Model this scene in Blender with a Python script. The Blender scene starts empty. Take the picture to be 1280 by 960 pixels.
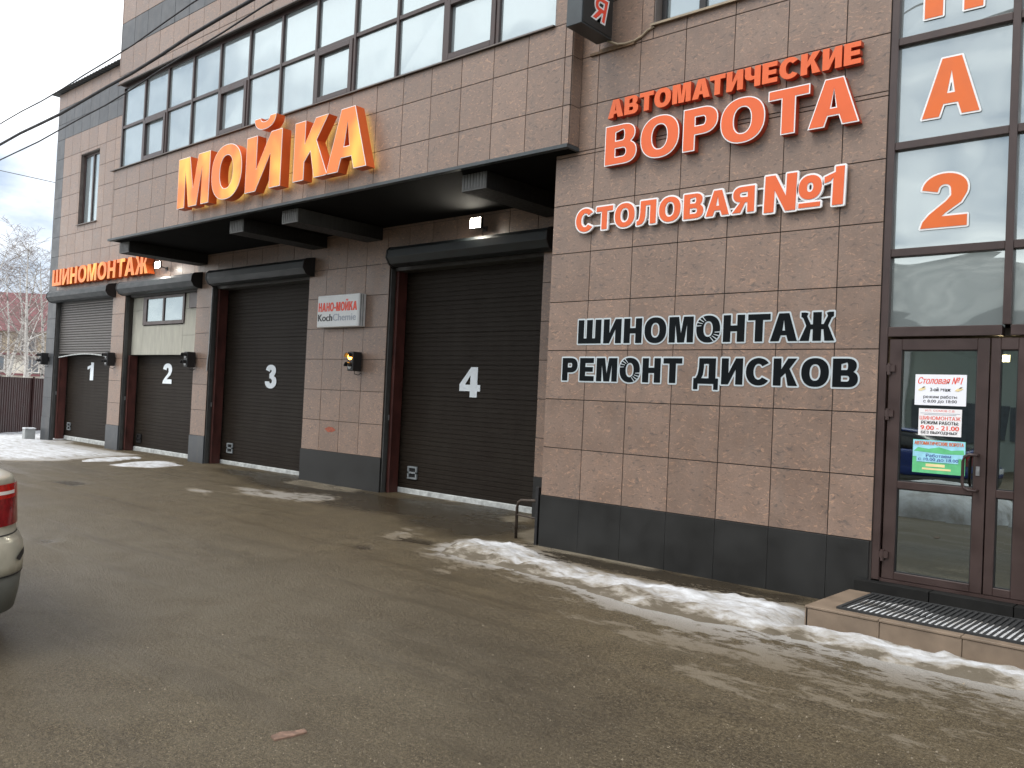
import bpy, bmesh, math, random
import numpy as np
from mathutils import Vector, Matrix, geometry as mgeo

rnd = random.Random(7)
scene = bpy.context.scene
COL = scene.collection
R = math.radians

# ------------------------------------------------------------------ camera
CAM = np.array([6.8086, -8.2821, 1.7839]); YAW, PITCH, ROLL, FPX = -.7276, .0195, .0466, 1071.85   # pixels of a 1280 x 960 frame
def cam_axes():
    f = np.array([math.sin(YAW)*math.cos(PITCH), math.cos(YAW)*math.cos(PITCH), math.sin(PITCH)])
    r = np.cross(f, [0, 0, 1.]); r /= np.linalg.norm(r); u = np.cross(r, f)
    return r*math.cos(ROLL)+u*math.sin(ROLL), -r*math.sin(ROLL)+u*math.cos(ROLL), f
CR, CU, CF = cam_axes()
cd = bpy.data.cameras.new('camera'); cd.sensor_width = 36; cd.lens = FPX/1280*36; cd.clip_end = 2000; cd.clip_start = .05
co = bpy.data.objects.new('camera', cd); COL.objects.link(co)
m = Matrix.Identity(4)
for i in range(3):
    m[i][0], m[i][1], m[i][2], m[i][3] = CR[i], CU[i], -CF[i], CAM[i]
co.matrix_world = m; scene.camera = co
def ray(x, y): return CR*(x-640)/FPX - CU*(y-480)/FPX + CF
def on_ground(x, y, z=0.):
    d = ray(x, y); t = (z-CAM[2])/d[2]; return CAM+t*d
def at_depth(x, y, w): return CAM+ray(x, y)*w
def project(P):
    d = np.asarray(P, float)-CAM; w = d@CF
    return 640+FPX*(d@CR)/w, 480-FPX*(d@CU)/w, w

# ------------------------------------------------------------------ sky, sun, exposure
CLOUD = 12.3
SUN_EL, SUN_AZ = 55., 195.      # azimuth of the veiled sun, degrees clockwise from +Y
world = bpy.data.worlds.new("World"); scene.world = world; world.use_nodes = True
nt = world.node_tree; N, L = nt.nodes, nt.links
bg = N['Background']; bg.inputs['Strength'].default_value = .1
sky = N.new('ShaderNodeTexSky'); sky.sky_type = 'NISHITA'; sky.sun_disc = False
sky.sun_elevation = R(SUN_EL); sky.sun_rotation = R(SUN_AZ); sky.air_density = 1.; sky.dust_density = 2.
tc = N.new('ShaderNodeTexCoord')
mp = N.new('ShaderNodeMapping'); mp.inputs['Scale'].default_value = (1., 1., 2.4); mp.inputs['Location'].default_value = (CLOUD, .4, .2)
L.new(tc.outputs['Generated'], mp.inputs['Vector'])
n1 = N.new('ShaderNodeTexNoise'); n1.inputs['Scale'].default_value = 2.3; n1.inputs['Detail'].default_value = 7; n1.inputs['Roughness'].default_value = .55
L.new(mp.outputs[0], n1.inputs['Vector'])
r1 = N.new('ShaderNodeValToRGB'); r1.color_ramp.elements[0].position = .36; r1.color_ramp.elements[1].position = .60
r1.color_ramp.elements[0].color = (2.3, 2.75, 3.4, 1); r1.color_ramp.elements[1].color = (9.8, 9.7, 9.5, 1)
L.new(n1.outputs['Fac'], r1.inputs[0])
mx = N.new('ShaderNodeMix'); mx.data_type = 'RGBA'; mx.inputs['Factor'].default_value = .9
L.new(sky.outputs[0], mx.inputs[6]); L.new(r1.outputs[0], mx.inputs[7]); L.new(mx.outputs[2], bg.inputs['Color'])
sd = bpy.data.lights.new('sun', 'SUN'); sd.energy = .7; sd.angle = R(25); sd.color = (1., .96, .9)
so = bpy.data.objects.new('sun', sd); COL.objects.link(so)
sdir = Vector((math.sin(R(SUN_AZ))*math.cos(R(SUN_EL)), math.cos(R(SUN_AZ))*math.cos(R(SUN_EL)), math.sin(R(SUN_EL))))
so.rotation_euler = sdir.to_track_quat('Z', 'Y').to_euler()
vs = scene.view_settings; vs.view_transform = 'Standard'; vs.look = 'None'; vs.gamma = 1; vs.use_curve_mapping = False
vs.exposure = 1.42

# ------------------------------------------------------------------ materials
M = {}
def new_mat(name):
    m = bpy.data.materials.new(name); m.use_nodes = True; M[name] = m
    return m, m.node_tree.nodes, m.node_tree.links, m.node_tree.nodes['Principled BSDF']
def ramp(n, l, src, stops):
    r = n.new('ShaderNodeValToRGB'); e = r.color_ramp.elements
    while len(e) < len(stops): e.new(.5)
    for k, (p, c) in enumerate(stops):
        e[k].position = p; e[k].color = (c, c, c, 1) if isinstance(c, (int, float)) else (*c, 1)
    l.new(src, r.inputs[0]); return r.outputs[0]
def mixc(n, l, fac, a, b, mode='MIX'):
    x = n.new('ShaderNodeMix'); x.data_type = 'RGBA'; x.blend_type = mode
    for s, v in ((x.inputs['Factor'], fac), (x.inputs[6], a), (x.inputs[7], b)):
        if isinstance(v, (int, float)): s.default_value = v
        elif isinstance(v, tuple): s.default_value = (*v, 1)
        else: l.new(v, s)
    return x.outputs[2]
def noise(n, l, vec, scale, detail=4, rough=.55, dist=0.):
    x = n.new('ShaderNodeTexNoise'); x.inputs['Scale'].default_value = scale; x.inputs['Detail'].default_value = detail
    x.inputs['Roughness'].default_value = rough; x.inputs['Distortion'].default_value = dist
    l.new(vec, x.inputs['Vector']); return x.outputs['Fac']
def mapping(n, l, vec, scale=(1, 1, 1), rot=(0, 0, 0)):
    x = n.new('ShaderNodeMapping'); x.inputs['Scale'].default_value = scale; x.inputs['Rotation'].default_value = rot
    l.new(vec, x.inputs['Vector']); return x.outputs[0]
def bump(n, l, b, h, strength, dist):
    x = n.new('ShaderNodeBump'); x.inputs['Strength'].default_value = strength; x.inputs['Distance'].default_value = dist
    l.new(h, x.inputs['Height']); l.new(x.outputs[0], b.inputs['Normal'])
def mk(name, col, rough=.5, var=.18, scale=6., metal=0., spec=.5, bmp=0., emit=None, es=0., streak=(1, 1, 1)):
    m, n, l, b = new_mat(name)
    g = n.new('ShaderNodeNewGeometry')
    v = mapping(n, l, g.outputs['Position'], streak)
    f = noise(n, l, v, scale, 5)
    d = tuple(c*(1-var) for c in col); h = tuple(min(1, c*(1+var)) for c in col)
    c = ramp(n, l, f, [(.3, d), (.7, h)])
    l.new(c, b.inputs['Base Color'])
    b.inputs['Roughness'].default_value = rough; b.inputs['Metallic'].default_value = metal; b.inputs['Specular IOR Level'].default_value = spec
    if rough < .95:
        rr = ramp(n, l, f, [(.3, max(.02, rough*.8)), (.7, min(1, rough*1.2))]); l.new(rr, b.inputs['Roughness'])
    if bmp: bump(n, l, b, noise(n, l, g.outputs['Position'], scale*9, 3), .5, bmp)
    if emit: b.inputs['Emission Color'].default_value = (*emit, 1); b.inputs['Emission Strength'].default_value = es
    return m

def tile_mat(name, base, light, dark, rough=.38, grey=0.):
    m, n, l, b = new_mat(name)
    g = n.new('ShaderNodeNewGeometry'); oi = n.new('ShaderNodeObjectInfo')
    ad = n.new('ShaderNodeMath'); ad.operation = 'ADD'; l.new(oi.outputs['Random'], ad.inputs[0]); l.new(g.outputs['Random Per Island'], ad.inputs[1])
    sc = n.new('ShaderNodeVectorMath'); sc.operation = 'SCALE'; sc.inputs[0].default_value = (37., 11., 53.); l.new(ad.outputs[0], sc.inputs['Scale'])
    va = n.new('ShaderNodeVectorMath'); va.operation = 'ADD'; l.new(g.outputs['Position'], va.inputs[0]); l.new(sc.outputs[0], va.inputs[1])
    pos = va.outputs[0]
    w = n.new('ShaderNodeVectorMath'); w.operation = 'MULTIPLY_ADD'
    nv = n.new('ShaderNodeTexNoise'); nv.inputs['Scale'].default_value = 7.; l.new(pos, nv.inputs['Vector'])
    l.new(nv.outputs['Color'], w.inputs[0]); w.inputs[1].default_value = (.16, .16, .16); l.new(pos, w.inputs[2])
    pw = w.outputs[0]
    va1 = mapping(n, l, pw, (13., 13., 40.), (0, R(38), 0)); va2 = mapping(n, l, pw, (12., 12., 38.), (0, R(66), 0)); va3 = mapping(n, l, pw, (14., 14., 40.), (0, R(8), 0))
    soft = noise(n, l, pos, 3.2, 6, .6)
    fine = noise(n, l, pos, 70., 3, .6)
    c = mixc(n, l, ramp(n, l, soft, [(.3, 0.), (.72, 1.)]), tuple(x*.86 for x in base), tuple(x*1.12 for x in base))
    c = mixc(n, l, ramp(n, l, noise(n, l, va1, 1.25, 2), [(.60, 0.), (.665, .62)]), c, light)
    c = mixc(n, l, ramp(n, l, noise(n, l, va3, 1.1, 2), [(.605, 0.), (.67, .45)]), c, tuple(x*.8 for x in light))
    c = mixc(n, l, ramp(n, l, noise(n, l, va2, 1.15, 2), [(.605, 0.), (.67, .6)]), c, dark)
    c = mixc(n, l, ramp(n, l, fine, [(.35, .35), (.65, 0.)]), c, tuple(x*.55 for x in base))
    tone = n.new('ShaderNodeMapRange'); fr = n.new('ShaderNodeMath'); fr.operation = 'FRACT'
    l.new(ad.outputs[0], fr.inputs[0]); l.new(fr.outputs[0], tone.inputs[0]); tone.inputs[3].default_value = .9; tone.inputs[4].default_value = 1.08
    cv = n.new('ShaderNodeCombineColor'); [l.new(tone.outputs[0], cv.inputs[k]) for k in range(3)]
    c = mixc(n, l, 1., c, cv.outputs[0], 'MULTIPLY')
    # dust and rain streaks
    st = noise(n, l, mapping(n, l, g.outputs['Position'], (3., 3., .35)), 2., 5, .6)
    c = mixc(n, l, ramp(n, l, st, [(.5, 0.), (.75, .28)]), c, (.15, .128, .112))
    l.new(c, b.inputs['Base Color'])
    l.new(ramp(n, l, soft, [(.3, rough*.8), (.7, rough*1.25)]), b.inputs['Roughness'])
    b.inputs['Specular IOR Level'].default_value = .45
    bump(n, l, b, soft, .15, .004)
tile_mat('granite', (.236, .166, .129), (.46, .285, .19), (.075, .07, .07))
tile_mat('slate_tile', (.062, .068, .074), (.085, .09, .095), (.05, .054, .06), .42)
mk('black_panel', (.0115, .0118, .0112), .46, .3, 2.5, bmp=.0008)
mk('backing', (.028, .024, .022), .9, .1)
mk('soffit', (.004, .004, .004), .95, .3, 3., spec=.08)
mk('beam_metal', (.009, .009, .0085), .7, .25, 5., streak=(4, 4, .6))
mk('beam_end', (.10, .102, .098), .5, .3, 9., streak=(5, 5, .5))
mk('trim_metal', (.045, .055, .06), .45, .25, 5., metal=.2)
mk('frame_brown', (.044, .027, .024), .38, .2, 4.)
mk('sill_metal', (.12, .10, .09), .5, .25, 6.)
mk('sill_tan', (.30, .245, .17), .6, .2, 9.)
mk('box_metal', (.016, .021, .023), .5, .35, 4., streak=(1, 1, 3))
mk('rail_metal', (.06, .06, .058), .5, .25, 6.)
mk('slat_metal', (.10, .092, .085), .42, .16, 5., metal=.25)
mk('red_steel', (.075, .022, .017), .55, .45, 5., bmp=.0008, streak=(1, 1, .5))
mk('white_paint', (.78, .79, .80), .5, .06)
mk('number_white', (.72, .78, .82), .5, .08, 9.)
mk('white_metal', (.72, .74, .75), .4, .08)
mk('seal', (.42, .44, .43), .8, .35, 9.)
mk('infill_board', (.34, .335, .285), .7, .16, 3., streak=(3, 3, .6))
mk('vent_grey', (.2, .22, .23), .45, .25)
mk('black_plastic', (.013, .013, .014), .5, .25)
mk('dark_hole', (.006, .006, .006), .9, .1)
mk('steel_pipe', (.06, .045, .035), .6, .4, 20., metal=.3)
mk('brown_reveal', (.05, .042, .036), .7, .35, 4., streak=(1, 1, .4))
mk('orange_face', (.70, .115, .022), .42, .05, 3.)
mk('orange_side', (.42, .046, .014), .45, .14, 5.)
mk('orange_film', (.66, .13, .018), .5, .04)
mk('black_vinyl', (.004, .006, .0075), .7, .2, spec=.1)
mk('grey_vinyl', (.47, .53, .56), .5, .05)
mk('red_print', (.78, .07, .035), .5, .05)
mk('grey_print', (.30, .34, .40), .5, .05)
mk('black_print', (.012, .012, .014), .5, .05)
mk('blue_print', (.04, .06, .30), .5, .05)
mk('lightbox_white', (.62, .645, .65), .42, .05)
mk('paper', (.80, .82, .88), .6, .03)
mk('paper_warm', (.80, .79, .80), .6, .03)
mk('paper_green', (.12, .50, .22), .5, .12, 14.)
mk('paper_sky', (.30, .62, .76), .5, .15, 14.)
mk('paper_yellow', (.80, .66, .35), .5, .1)
mk('lamp_on', (1, 1, 1), .5, .0, emit=(1, .93, .78), es=60.)
mk('lamp_warm', (1, 1, 1), .5, .0, emit=(1, .78, .42), es=14.)
mk('amber_on', (.9, .3, .02), .4, .0, emit=(1., .42, .06), es=5.)
mk('led_yellow', (.9, .7, .2), .6, .0, emit=(1., .70, .22), es=1.)
mk('lens_grey', (.28, .29, .29), .25, .1)
mk('fence_maroon', (.040, .012, .011), .5, .2, 3.)
mk('roof_maroon', (.16, .055, .062), .7, .15, 2.)
mk('house_wall', (.60, .57, .50), .85, .12, 1.)
mk('house_attic', (.45, .38, .28), .85, .12, 1.)
mk('house_glass', (.10, .12, .14), .2, .2)
mk('house_trim', (.55, .53, .5), .8, .1)
mk('birch_twig', (.20, .165, .15), .85, .2, 3.)
mk('cable_black', (.012, .012, .016), .6, .2)
mk('concrete', (.30, .25, .19), .85, .22, 7., bmp=.002)
mk('step_tile', (.185, .138, .098), .6, .2, 5., bmp=.001)
mk('step_dark', (.013, .013, .0125), .85, .35, 6., spec=.15)
mk('mat_rubber', (.02, .021, .022), .75, .3, 30.)
mk('debris_pink', (.17, .105, .075), .85, .5, 30., bmp=.003)
mk('stone_pale', (.22, .185, .135), .9, .75, 9.)
mk('tail_red', (.42, .012, .008), .12, .35, 22.)
mk('tail_dark', (.20, .01, .012), .12, .3, 30.)
mk('tail_white', (.75, .70, .66), .15, .05)
mk('bumper_dark', (.085, .088, .076), .45, .12)
mk('tyre_rubber', (.02, .02, .02), .8, .2)
mk('rim_alloy', (.4, .41, .42), .3, .1, metal=.8)
mk('car_window', (.012, .014, .016), .06, .1)
mk('lobby_wall', (.10, .085, .07), .8, .2, 2.)
mk('kiosk_wall', (.34, .40, .37), .8, .1, 1.)
mk('kiosk_roof', (.07, .085, .085), .6, .12, 1.)
mk('bracket_rust', (.12, .075, .04), .7, .4, 25.)
mk('paint_smear', (.30, .075, .04), .7, .5, 14.)
mk('grey_cabinet', (.33, .34, .34), .6, .12)

m, n, l, b = new_mat('car_beige'); b.inputs['Base Color'].default_value = (.46, .43, .34, 1); b.inputs['Metallic'].default_value = .25
g = n.new('ShaderNodeNewGeometry'); zz = n.new('ShaderNodeSeparateXYZ'); l.new(g.outputs['Position'], zz.inputs[0])
dirt = n.new('ShaderNodeMath'); dirt.operation = 'MULTIPLY_ADD'; l.new(noise(n, l, g.outputs['Position'], 6, 6), dirt.inputs[0]); dirt.inputs[1].default_value = .8; l.new(zz.outputs[2], dirt.inputs[2])
l.new(mixc(n, l, ramp(n, l, dirt.outputs[0], [(.75, .75), (1.25, 0.)]), (.44, .42, .335), (.20, .185, .14)), b.inputs['Base Color'])
l.new(ramp(n, l, dirt.outputs[0], [(.7, .7), (1.2, .28)]), b.inputs['Roughness']); b.inputs['Coat Weight'].default_value = .3
mk('car_blue', (.02, .05, .22), .25, .1)

# door skin: dark brown sandwich panel, dusty in streaks
m, n, l, b = new_mat('door_skin')
g = n.new('ShaderNodeNewGeometry')
f1 = noise(n, l, mapping(n, l, g.outputs['Position'], (1.6, 1, .35)), 2.4, 6, .65); f2 = noise(n, l, mapping(n, l, g.outputs['Position'], (.5, 1, 5.)), 3., 5, .6)
c = mixc(n, l, ramp(n, l, f1, [(.38, 0.), (.72, .75)]), (.0130, .0082, .0048), (.021, .0165, .0115))
c = mixc(n, l, ramp(n, l, f2, [(.55, 0.), (.8, .45)]), c, (.032, .0275, .021))
l.new(c, b.inputs['Base Color']); b.inputs['Roughness'].default_value = .62; b.inputs['Specular IOR Level'].default_value = .22
# mirrored window film
def glass_mat(name, fac, tint, base, wave, clear=False):
    m, n, l, b = new_mat(name)
    out = n['Material Output']; gl = n.new('ShaderNodeBsdfGlossy'); gl.inputs['Color'].default_value = (*tint, 1); gl.inputs['Roughness'].default_value = .015
    g = n.new('ShaderNodeNewGeometry')
    bp = n.new('ShaderNodeBump'); bp.inputs['Strength'].default_value = 1.; bp.inputs['Distance'].default_value = wave
    l.new(noise(n, l, g.outputs['Position'], 1.1, 1, .4), bp.inputs['Height']); l.new(bp.outputs[0], gl.inputs['Normal'])
    ms = n.new('ShaderNodeMixShader'); fr = n.new('ShaderNodeFresnel'); fr.inputs['IOR'].default_value = 1.5
    ma = n.new('ShaderNodeMath'); ma.operation = 'MULTIPLY_ADD'; l.new(fr.outputs[0], ma.inputs[0]); ma.inputs[1].default_value = .8; ma.inputs[2].default_value = fac
    ma.use_clamp = True; l.new(ma.outputs[0], ms.inputs[0])
    if clear:
        t = n.new('ShaderNodeBsdfTransparent'); t.inputs[0].default_value = (*base, 1); l.new(t.outputs[0], ms.inputs[1])
    else:
        b.inputs['Base Color'].default_value = (*base, 1); b.inputs['Roughness'].default_value = .5
        dz = noise(n, l, g.outputs['Position'], 2.2, 5, .6)
        l.new(mixc(n, l, ramp(n, l, dz, [(.4, 0.), (.75, .35)]), base, (.16, .17, .17)), b.inputs['Base Color'])
        l.new(b.outputs[0], ms.inputs[1])
    l.new(gl.outputs[0], ms.inputs[2]); l.new(ms.outputs[0], out.inputs['Surface'])
glass_mat('film_glass', .24, (.80, .93, .97), (.19, .225, .235), .012)
glass_mat('curtain_glass', .30, (.84, .93, .92), (.165, .19, .19), .02)
glass_mat('door_glass', .30, (.82, .92, .90), (.42, .46, .45), .006, True)
glass_mat('small_glass', .22, (.8, .95, 1.), (.05, .06, .065), .01)

# orange lit channel letter
m, n, l, b = new_mat('orange_lit')
g = n.new('ShaderNodeNewGeometry'); f = noise(n, l, mapping(n, l, g.outputs['Position'], (1.5, 1., 1.)), 1.3, 2, .4)
l.new(ramp(n, l, f, [(.4, (.70, .165, .02)), (.68, (.74, .26, .03))]), b.inputs['Base Color']); b.inputs['Roughness'].default_value = .4
l.new(ramp(n, l, f, [(.42, (1., .26, .02)), (.7, (1., .55, .07))]), b.inputs['Emission Color']); l.new(ramp(n, l, f, [(.45, .05), (.75, .28)]), b.inputs['Emission Strength'])
mk('orange_lit_side', (.64, .11, .018), .45, .08, 4.)

# asphalt
m, n, l, b = new_mat('asphalt')
g = n.new('ShaderNodeNewGeometry'); P0 = g.outputs['Position']
def attr(nm):
    a = n.new('ShaderNodeAttribute'); a.attribute_name = nm; return a.outputs['Fac']
big = noise(n, l, P0, .45, 6, .6); mid = noise(n, l, P0, 2.6, 6, .62, .3); fin = noise(n, l, P0, 38., 5, .7); grit = noise(n, l, P0, 140., 3, .7)
c = mixc(n, l, ramp(n, l, big, [(.32, 0.), (.68, 1.)]), (.068, .050, .026), (.100, .076, .042))
c = mixc(n, l, ramp(n, l, mid, [(.35, .55), (.62, 0.)]), c, (.032, .023, .0125))
c = mixc(n, l, ramp(n, l, fin, [(.47, 0.), (.68, .75)]), c, (.20, .16, .098))
c = mixc(n, l, ramp(n, l, fin, [(.28, .6), (.45, 0.)]), c, (.016, .0125, .008))
vo = n.new('ShaderNodeTexVoronoi'); vo.inputs['Scale'].default_value = 34.; l.new(P0, vo.inputs['Vector'])
vs_ = n.new('ShaderNodeSeparateColor'); l.new(vo.outputs['Color'], vs_.inputs[0])
sp = n.new('ShaderNodeMath'); sp.operation = 'LESS_THAN'; l.new(vo.outputs['Distance'], sp.inputs[0]); sp.inputs[1].default_value = .26
sp2 = n.new('ShaderNodeMath'); sp2.operation = 'GREATER_THAN'; l.new(vs_.outputs[0], sp2.inputs[0]); sp2.inputs[1].default_value = .9
sp3 = n.new('ShaderNodeMath'); sp3.operation = 'MULTIPLY'; l.new(sp.outputs[0], sp3.inputs[0]); l.new(sp2.outputs[0], sp3.inputs[1])
sp4 = n.new('ShaderNodeMath'); sp4.operation = 'MULTIPLY'; l.new(sp3.outputs[0], sp4.inputs[0]); sp4.inputs[1].default_value = .5
c = mixc(n, l, sp4.outputs[0], c, (.20, .165, .12))
wet = attr('wet'); sheen_dust = attr('sheen_dust'); thin = attr('thin'); ice = attr('ice')
g2 = noise(n, l, P0, 95., 4, .75)
c = mixc(n, l, ramp(n, l, g2, [(.53, 0.), (.66, .85)]), c, (.24, .195, .122))
c = mixc(n, l, ramp(n, l, g2, [(.33, .85), (.46, 0.)]), c, (.014, .0105, .006))
tr1 = noise(n, l, mapping(n, l, P0, (.22, 2.6, 1.), (0, 0, R(-6))), 1., 5, .6, .25); tr2 = noise(n, l, mapping(n, l, P0, (.35, 3.2, 1.), (0, 0, R(38))), 1., 5, .6, .2)
c = mixc(n, l, ramp(n, l, tr1, [(.54, 0.), (.74, .36)]), c, (.028, .0205, .0115))
c = mixc(n, l, ramp(n, l, tr2, [(.55, 0.), (.78, .32)]), c, (.14, .118, .085))
c = mixc(n, l, wet, c, (.026, .019, .011), 'MIX')
dm = n.new('ShaderNodeMath'); dm.operation = 'MULTIPLY'; l.new(sheen_dust, dm.inputs[0]); l.new(ramp(n, l, mid, [(.3, .35), (.7, 1.)]), dm.inputs[1])
c = mixc(n, l, dm.outputs[0], c, (.13, .115, .088))  # greyer tone: reflected sky put into the colour, along with dust
im = n.new('ShaderNodeMath'); im.operation = 'MULTIPLY'; l.new(ice, im.inputs[0]); l.new(ramp(n, l, mid, [(.3, .5), (.6, 1.)]), im.inputs[1])
c = mixc(n, l, im.outputs[0], c, (.215, .185, .135))
# trampled thin snow, dragged along the driving direction
dr = mapping(n, l, P0, (1., 2.1, 1.), (0, 0, R(-10)))
s1 = noise(n, l, dr, 1.5, 9, .66, .2); s2 = noise(n, l, dr, 7., 9, .76)
sm = n.new('ShaderNodeMath'); sm.operation = 'MULTIPLY_ADD'; l.new(s2, sm.inputs[0]); sm.inputs[1].default_value = 1.15; s1b = n.new('ShaderNodeMath'); s1b.operation = 'MULTIPLY_ADD'; l.new(s1, s1b.inputs[0]); s1b.inputs[1].default_value = 1.6; s1b.inputs[2].default_value = -.625; l.new(s1b.outputs[0], sm.inputs[2])
sa = n.new('ShaderNodeMath'); sa.operation = 'MULTIPLY_ADD'; l.new(thin, sa.inputs[0]); sa.inputs[1].default_value = .62; l.new(sm.outputs[0], sa.inputs[2])
sf = ramp(n, l, sa.outputs[0], [(.90, 0.), (1.46, 1.)])
sg = n.new('ShaderNodeMath'); sg.operation = 'GREATER_THAN'; l.new(thin, sg.inputs[0]); sg.inputs[1].default_value = .02
sh = n.new('ShaderNodeMath'); sh.operation = 'MULTIPLY'; l.new(sf, sh.inputs[0]); l.new(sg.outputs[0], sh.inputs[1])
c = mixc(n, l, sh.outputs[0], c, mixc(n, l, ramp(n, l, thin, [(.25, 0.), (.72, 1.)]), (.19, .158, .112), (.42, .41, .39)))
l.new(c, b.inputs['Base Color'])
ro = mixc(n, l, ramp(n, l, big, [(.35, 0.), (.65, 1.)]), (.42, .42, .42), (.7, .7, .7)); ro = mixc(n, l, ramp(n, l, tr1, [(.50, 0.), (.62, .8)]), ro, (.30, .30, .30)); ro = mixc(n, l, wet, ro, (.15, .15, .15)); ro = mixc(n, l, sh.outputs[0], ro, (.7, .7, .7))
l.new(ro, b.inputs['Roughness']); b.inputs['Specular IOR Level'].default_value = .28
hh = n.new('ShaderNodeMath'); hh.operation = 'MULTIPLY_ADD'; l.new(grit, hh.inputs[0]); hh.inputs[1].default_value = .35; l.new(fin, hh.inputs[2])
bump(n, l, b, hh.outputs[0], 1., .022)

m, n, l, b = new_mat('snow')
g = n.new('ShaderNodeNewGeometry'); P0 = g.outputs['Position']
dr = mapping(n, l, P0, (1., 2.2, 1.), (0, 0, R(-8)))
d1 = noise(n, l, dr, 2.4, 8, .66); d2 = noise(n, l, P0, 30., 5, .7); d3 = noise(n, l, dr, 8., 6, .68)
a = n.new('ShaderNodeAttribute'); a.attribute_name = 'dirt'
ds = n.new('ShaderNodeMath'); ds.operation = 'MULTIPLY_ADD'; l.new(a.outputs['Fac'], ds.inputs[0]); ds.inputs[1].default_value = .5; l.new(d1, ds.inputs[2])
ds2 = n.new('ShaderNodeMath'); ds2.operation = 'MULTIPLY_ADD'; l.new(d3, ds2.inputs[0]); ds2.inputs[1].default_value = .35; l.new(ds.outputs[0], ds2.inputs[2])
c = ramp(n, l, ds2.outputs[0], [(.54, (.66, .69, .72)), (.72, (.47, .475, .48)), (.92, (.23, .205, .165)), (1.1, (.10, .082, .056))])
c = mixc(n, l, ramp(n, l, d2, [(.62, 0.), (.75, .5)]), c, (.17, .145, .11))
l.new(c, b.inputs['Base Color']); b.inputs['Roughness'].default_value = .65; b.inputs['Subsurface Weight'].default_value = .0
bump(n, l, b, d2, .6, .012)

m, n, l, b = new_mat('birch_bark')
g = n.new('ShaderNodeNewGeometry'); f = noise(n, l, mapping(n, l, g.outputs['Position'], (1, 1, 3.)), 1.6, 4, .7)
l.new(ramp(n, l, f, [(.36, (.05, .045, .04)), (.46, (.55, .53, .50))]), b.inputs['Base Color']); b.inputs['Roughness'].default_value = .8

# ------------------------------------------------------------------ mesh helpers
class MB:
    def __init__(s): s.v = []; s.f = []
    def quad_strip(s): pass
    def poly(s, pts): 
        k = len(s.v); s.v += [tuple(p) for p in pts]; s.f.append(tuple(range(k, k+len(pts)))); return s
    def box(s, x0, x1, y0, y1, z0, z1):
        k = len(s.v)
        s.v += [(x0, y0, z0), (x1, y0, z0), (x1, y1, z0), (x0, y1, z0), (x0, y0, z1), (x1, y0, z1), (x1, y1, z1), (x0, y1, z1)]
        s.f += [tuple(k+i for i in q) for q in ((0, 3, 2, 1), (4, 5, 6, 7), (0, 1, 5, 4), (1, 2, 6, 5), (2, 3, 7, 6), (3, 0, 4, 7))]; return s
    def prism_x(s, prof, x0, x1):          # prof: (y, z) outline
        k = len(s.v); n = len(prof)
        s.v += [(x0, y, z) for y, z in prof]+[(x1, y, z) for y, z in prof]
        s.f += [tuple(range(k, k+n))[::-1], tuple(range(k+n, k+2*n))]+[(k+i, k+(i+1) % n, k+n+(i+1) % n, k+n+i) for i in range(n)]; return s
    def prism_y(s, prof, y0, y1):          # prof: (x, z)
        k = len(s.v); n = len(prof)
        s.v += [(x, y0, z) for x, z in prof]+[(x, y1, z) for x, z in prof]
        s.f += [tuple(range(k, k+n)), tuple(range(k+n, k+2*n))[::-1]]+[(k+i, k+n+i, k+n+(i+1) % n, k+(i+1) % n) for i in range(n)]; return s
    def prism_z(s, prof, z0, z1):
        k = len(s.v); n = len(prof)
        s.v += [(x, y, z0) for x, y in prof]+[(x, y, z1) for x, y in prof]
        s.f += [tuple(range(k, k+n))[::-1], tuple(range(k+n, k+2*n))]+[(k+i, k+(i+1) % n, k+n+(i+1) % n, k+n+i) for i in range(n)]; return s
    def tube(s, pts, rad, sides=8, cap=True):
        pts = [Vector(p) for p in pts]; n = len(pts)
        if not isinstance(rad, (list, tuple)): rad = [rad]*n
        k0 = len(s.v); ref = Vector((.31, .2, .93)).normalized()
        for i, p in enumerate(pts):
            t = (pts[min(i+1, n-1)]-pts[max(i-1, 0)]).normalized()
            a = t.cross(ref)
            if a.length < .05: a = t.cross(Vector((1, 0, 0)))
            a.normalize(); b = t.cross(a)
            s.v += [tuple(p+(a*math.cos(2*math.pi*j/sides)+b*math.sin(2*math.pi*j/sides))*rad[i]) for j in range(sides)]
        for i in range(n-1):
            for j in range(sides):
                a = k0+i*sides+j; b = k0+i*sides+(j+1) % sides
                s.f.append((a, b, b+sides, a+sides))
        if cap:
            s.f.append(tuple(range(k0, k0+sides))[::-1]); s.f.append(tuple(range(k0+(n-1)*sides, k0+n*sides)))
        return s
    def mesh(s, name, mat, smooth=False):
        me = bpy.data.meshes.new(name); me.from_pydata(s.v, [], s.f); me.materials.append(M[mat])
        if smooth: me.polygons.foreach_set('use_smooth', [True]*len(me.polygons))
        me.update(); return me
    def build(s, name, mat, parent=None, smooth=False, bevel=0.):
        me = s.mesh(name, mat, smooth)
        if name == 'pane': return link(name, me, parent)
        bm = bmesh.new(); bm.from_mesh(me); bmesh.ops.recalc_face_normals(bm, faces=bm.faces)
        if bevel: bmesh.ops.bevel(bm, geom=list(bm.edges), offset=bevel, segments=1, affect='EDGES', profile=.5)
        bm.to_mesh(me); bm.free()
        return link(name, me, parent)
def link(name, me, parent=None, loc=None):
    o = bpy.data.objects.new(name, me); COL.objects.link(o)
    if loc is not None: o.location = loc
    if parent is not None:
        o.parent = parent; o.matrix_parent_inverse = Matrix.Translation(-WORLD_LOC.get(parent.name, Vector()))
    return o
WORLD_LOC = {}
def tag(o, label, cat, group=None):
    o['label'] = label; o['category'] = cat
    if group: o['group'] = group
    return o
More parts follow.
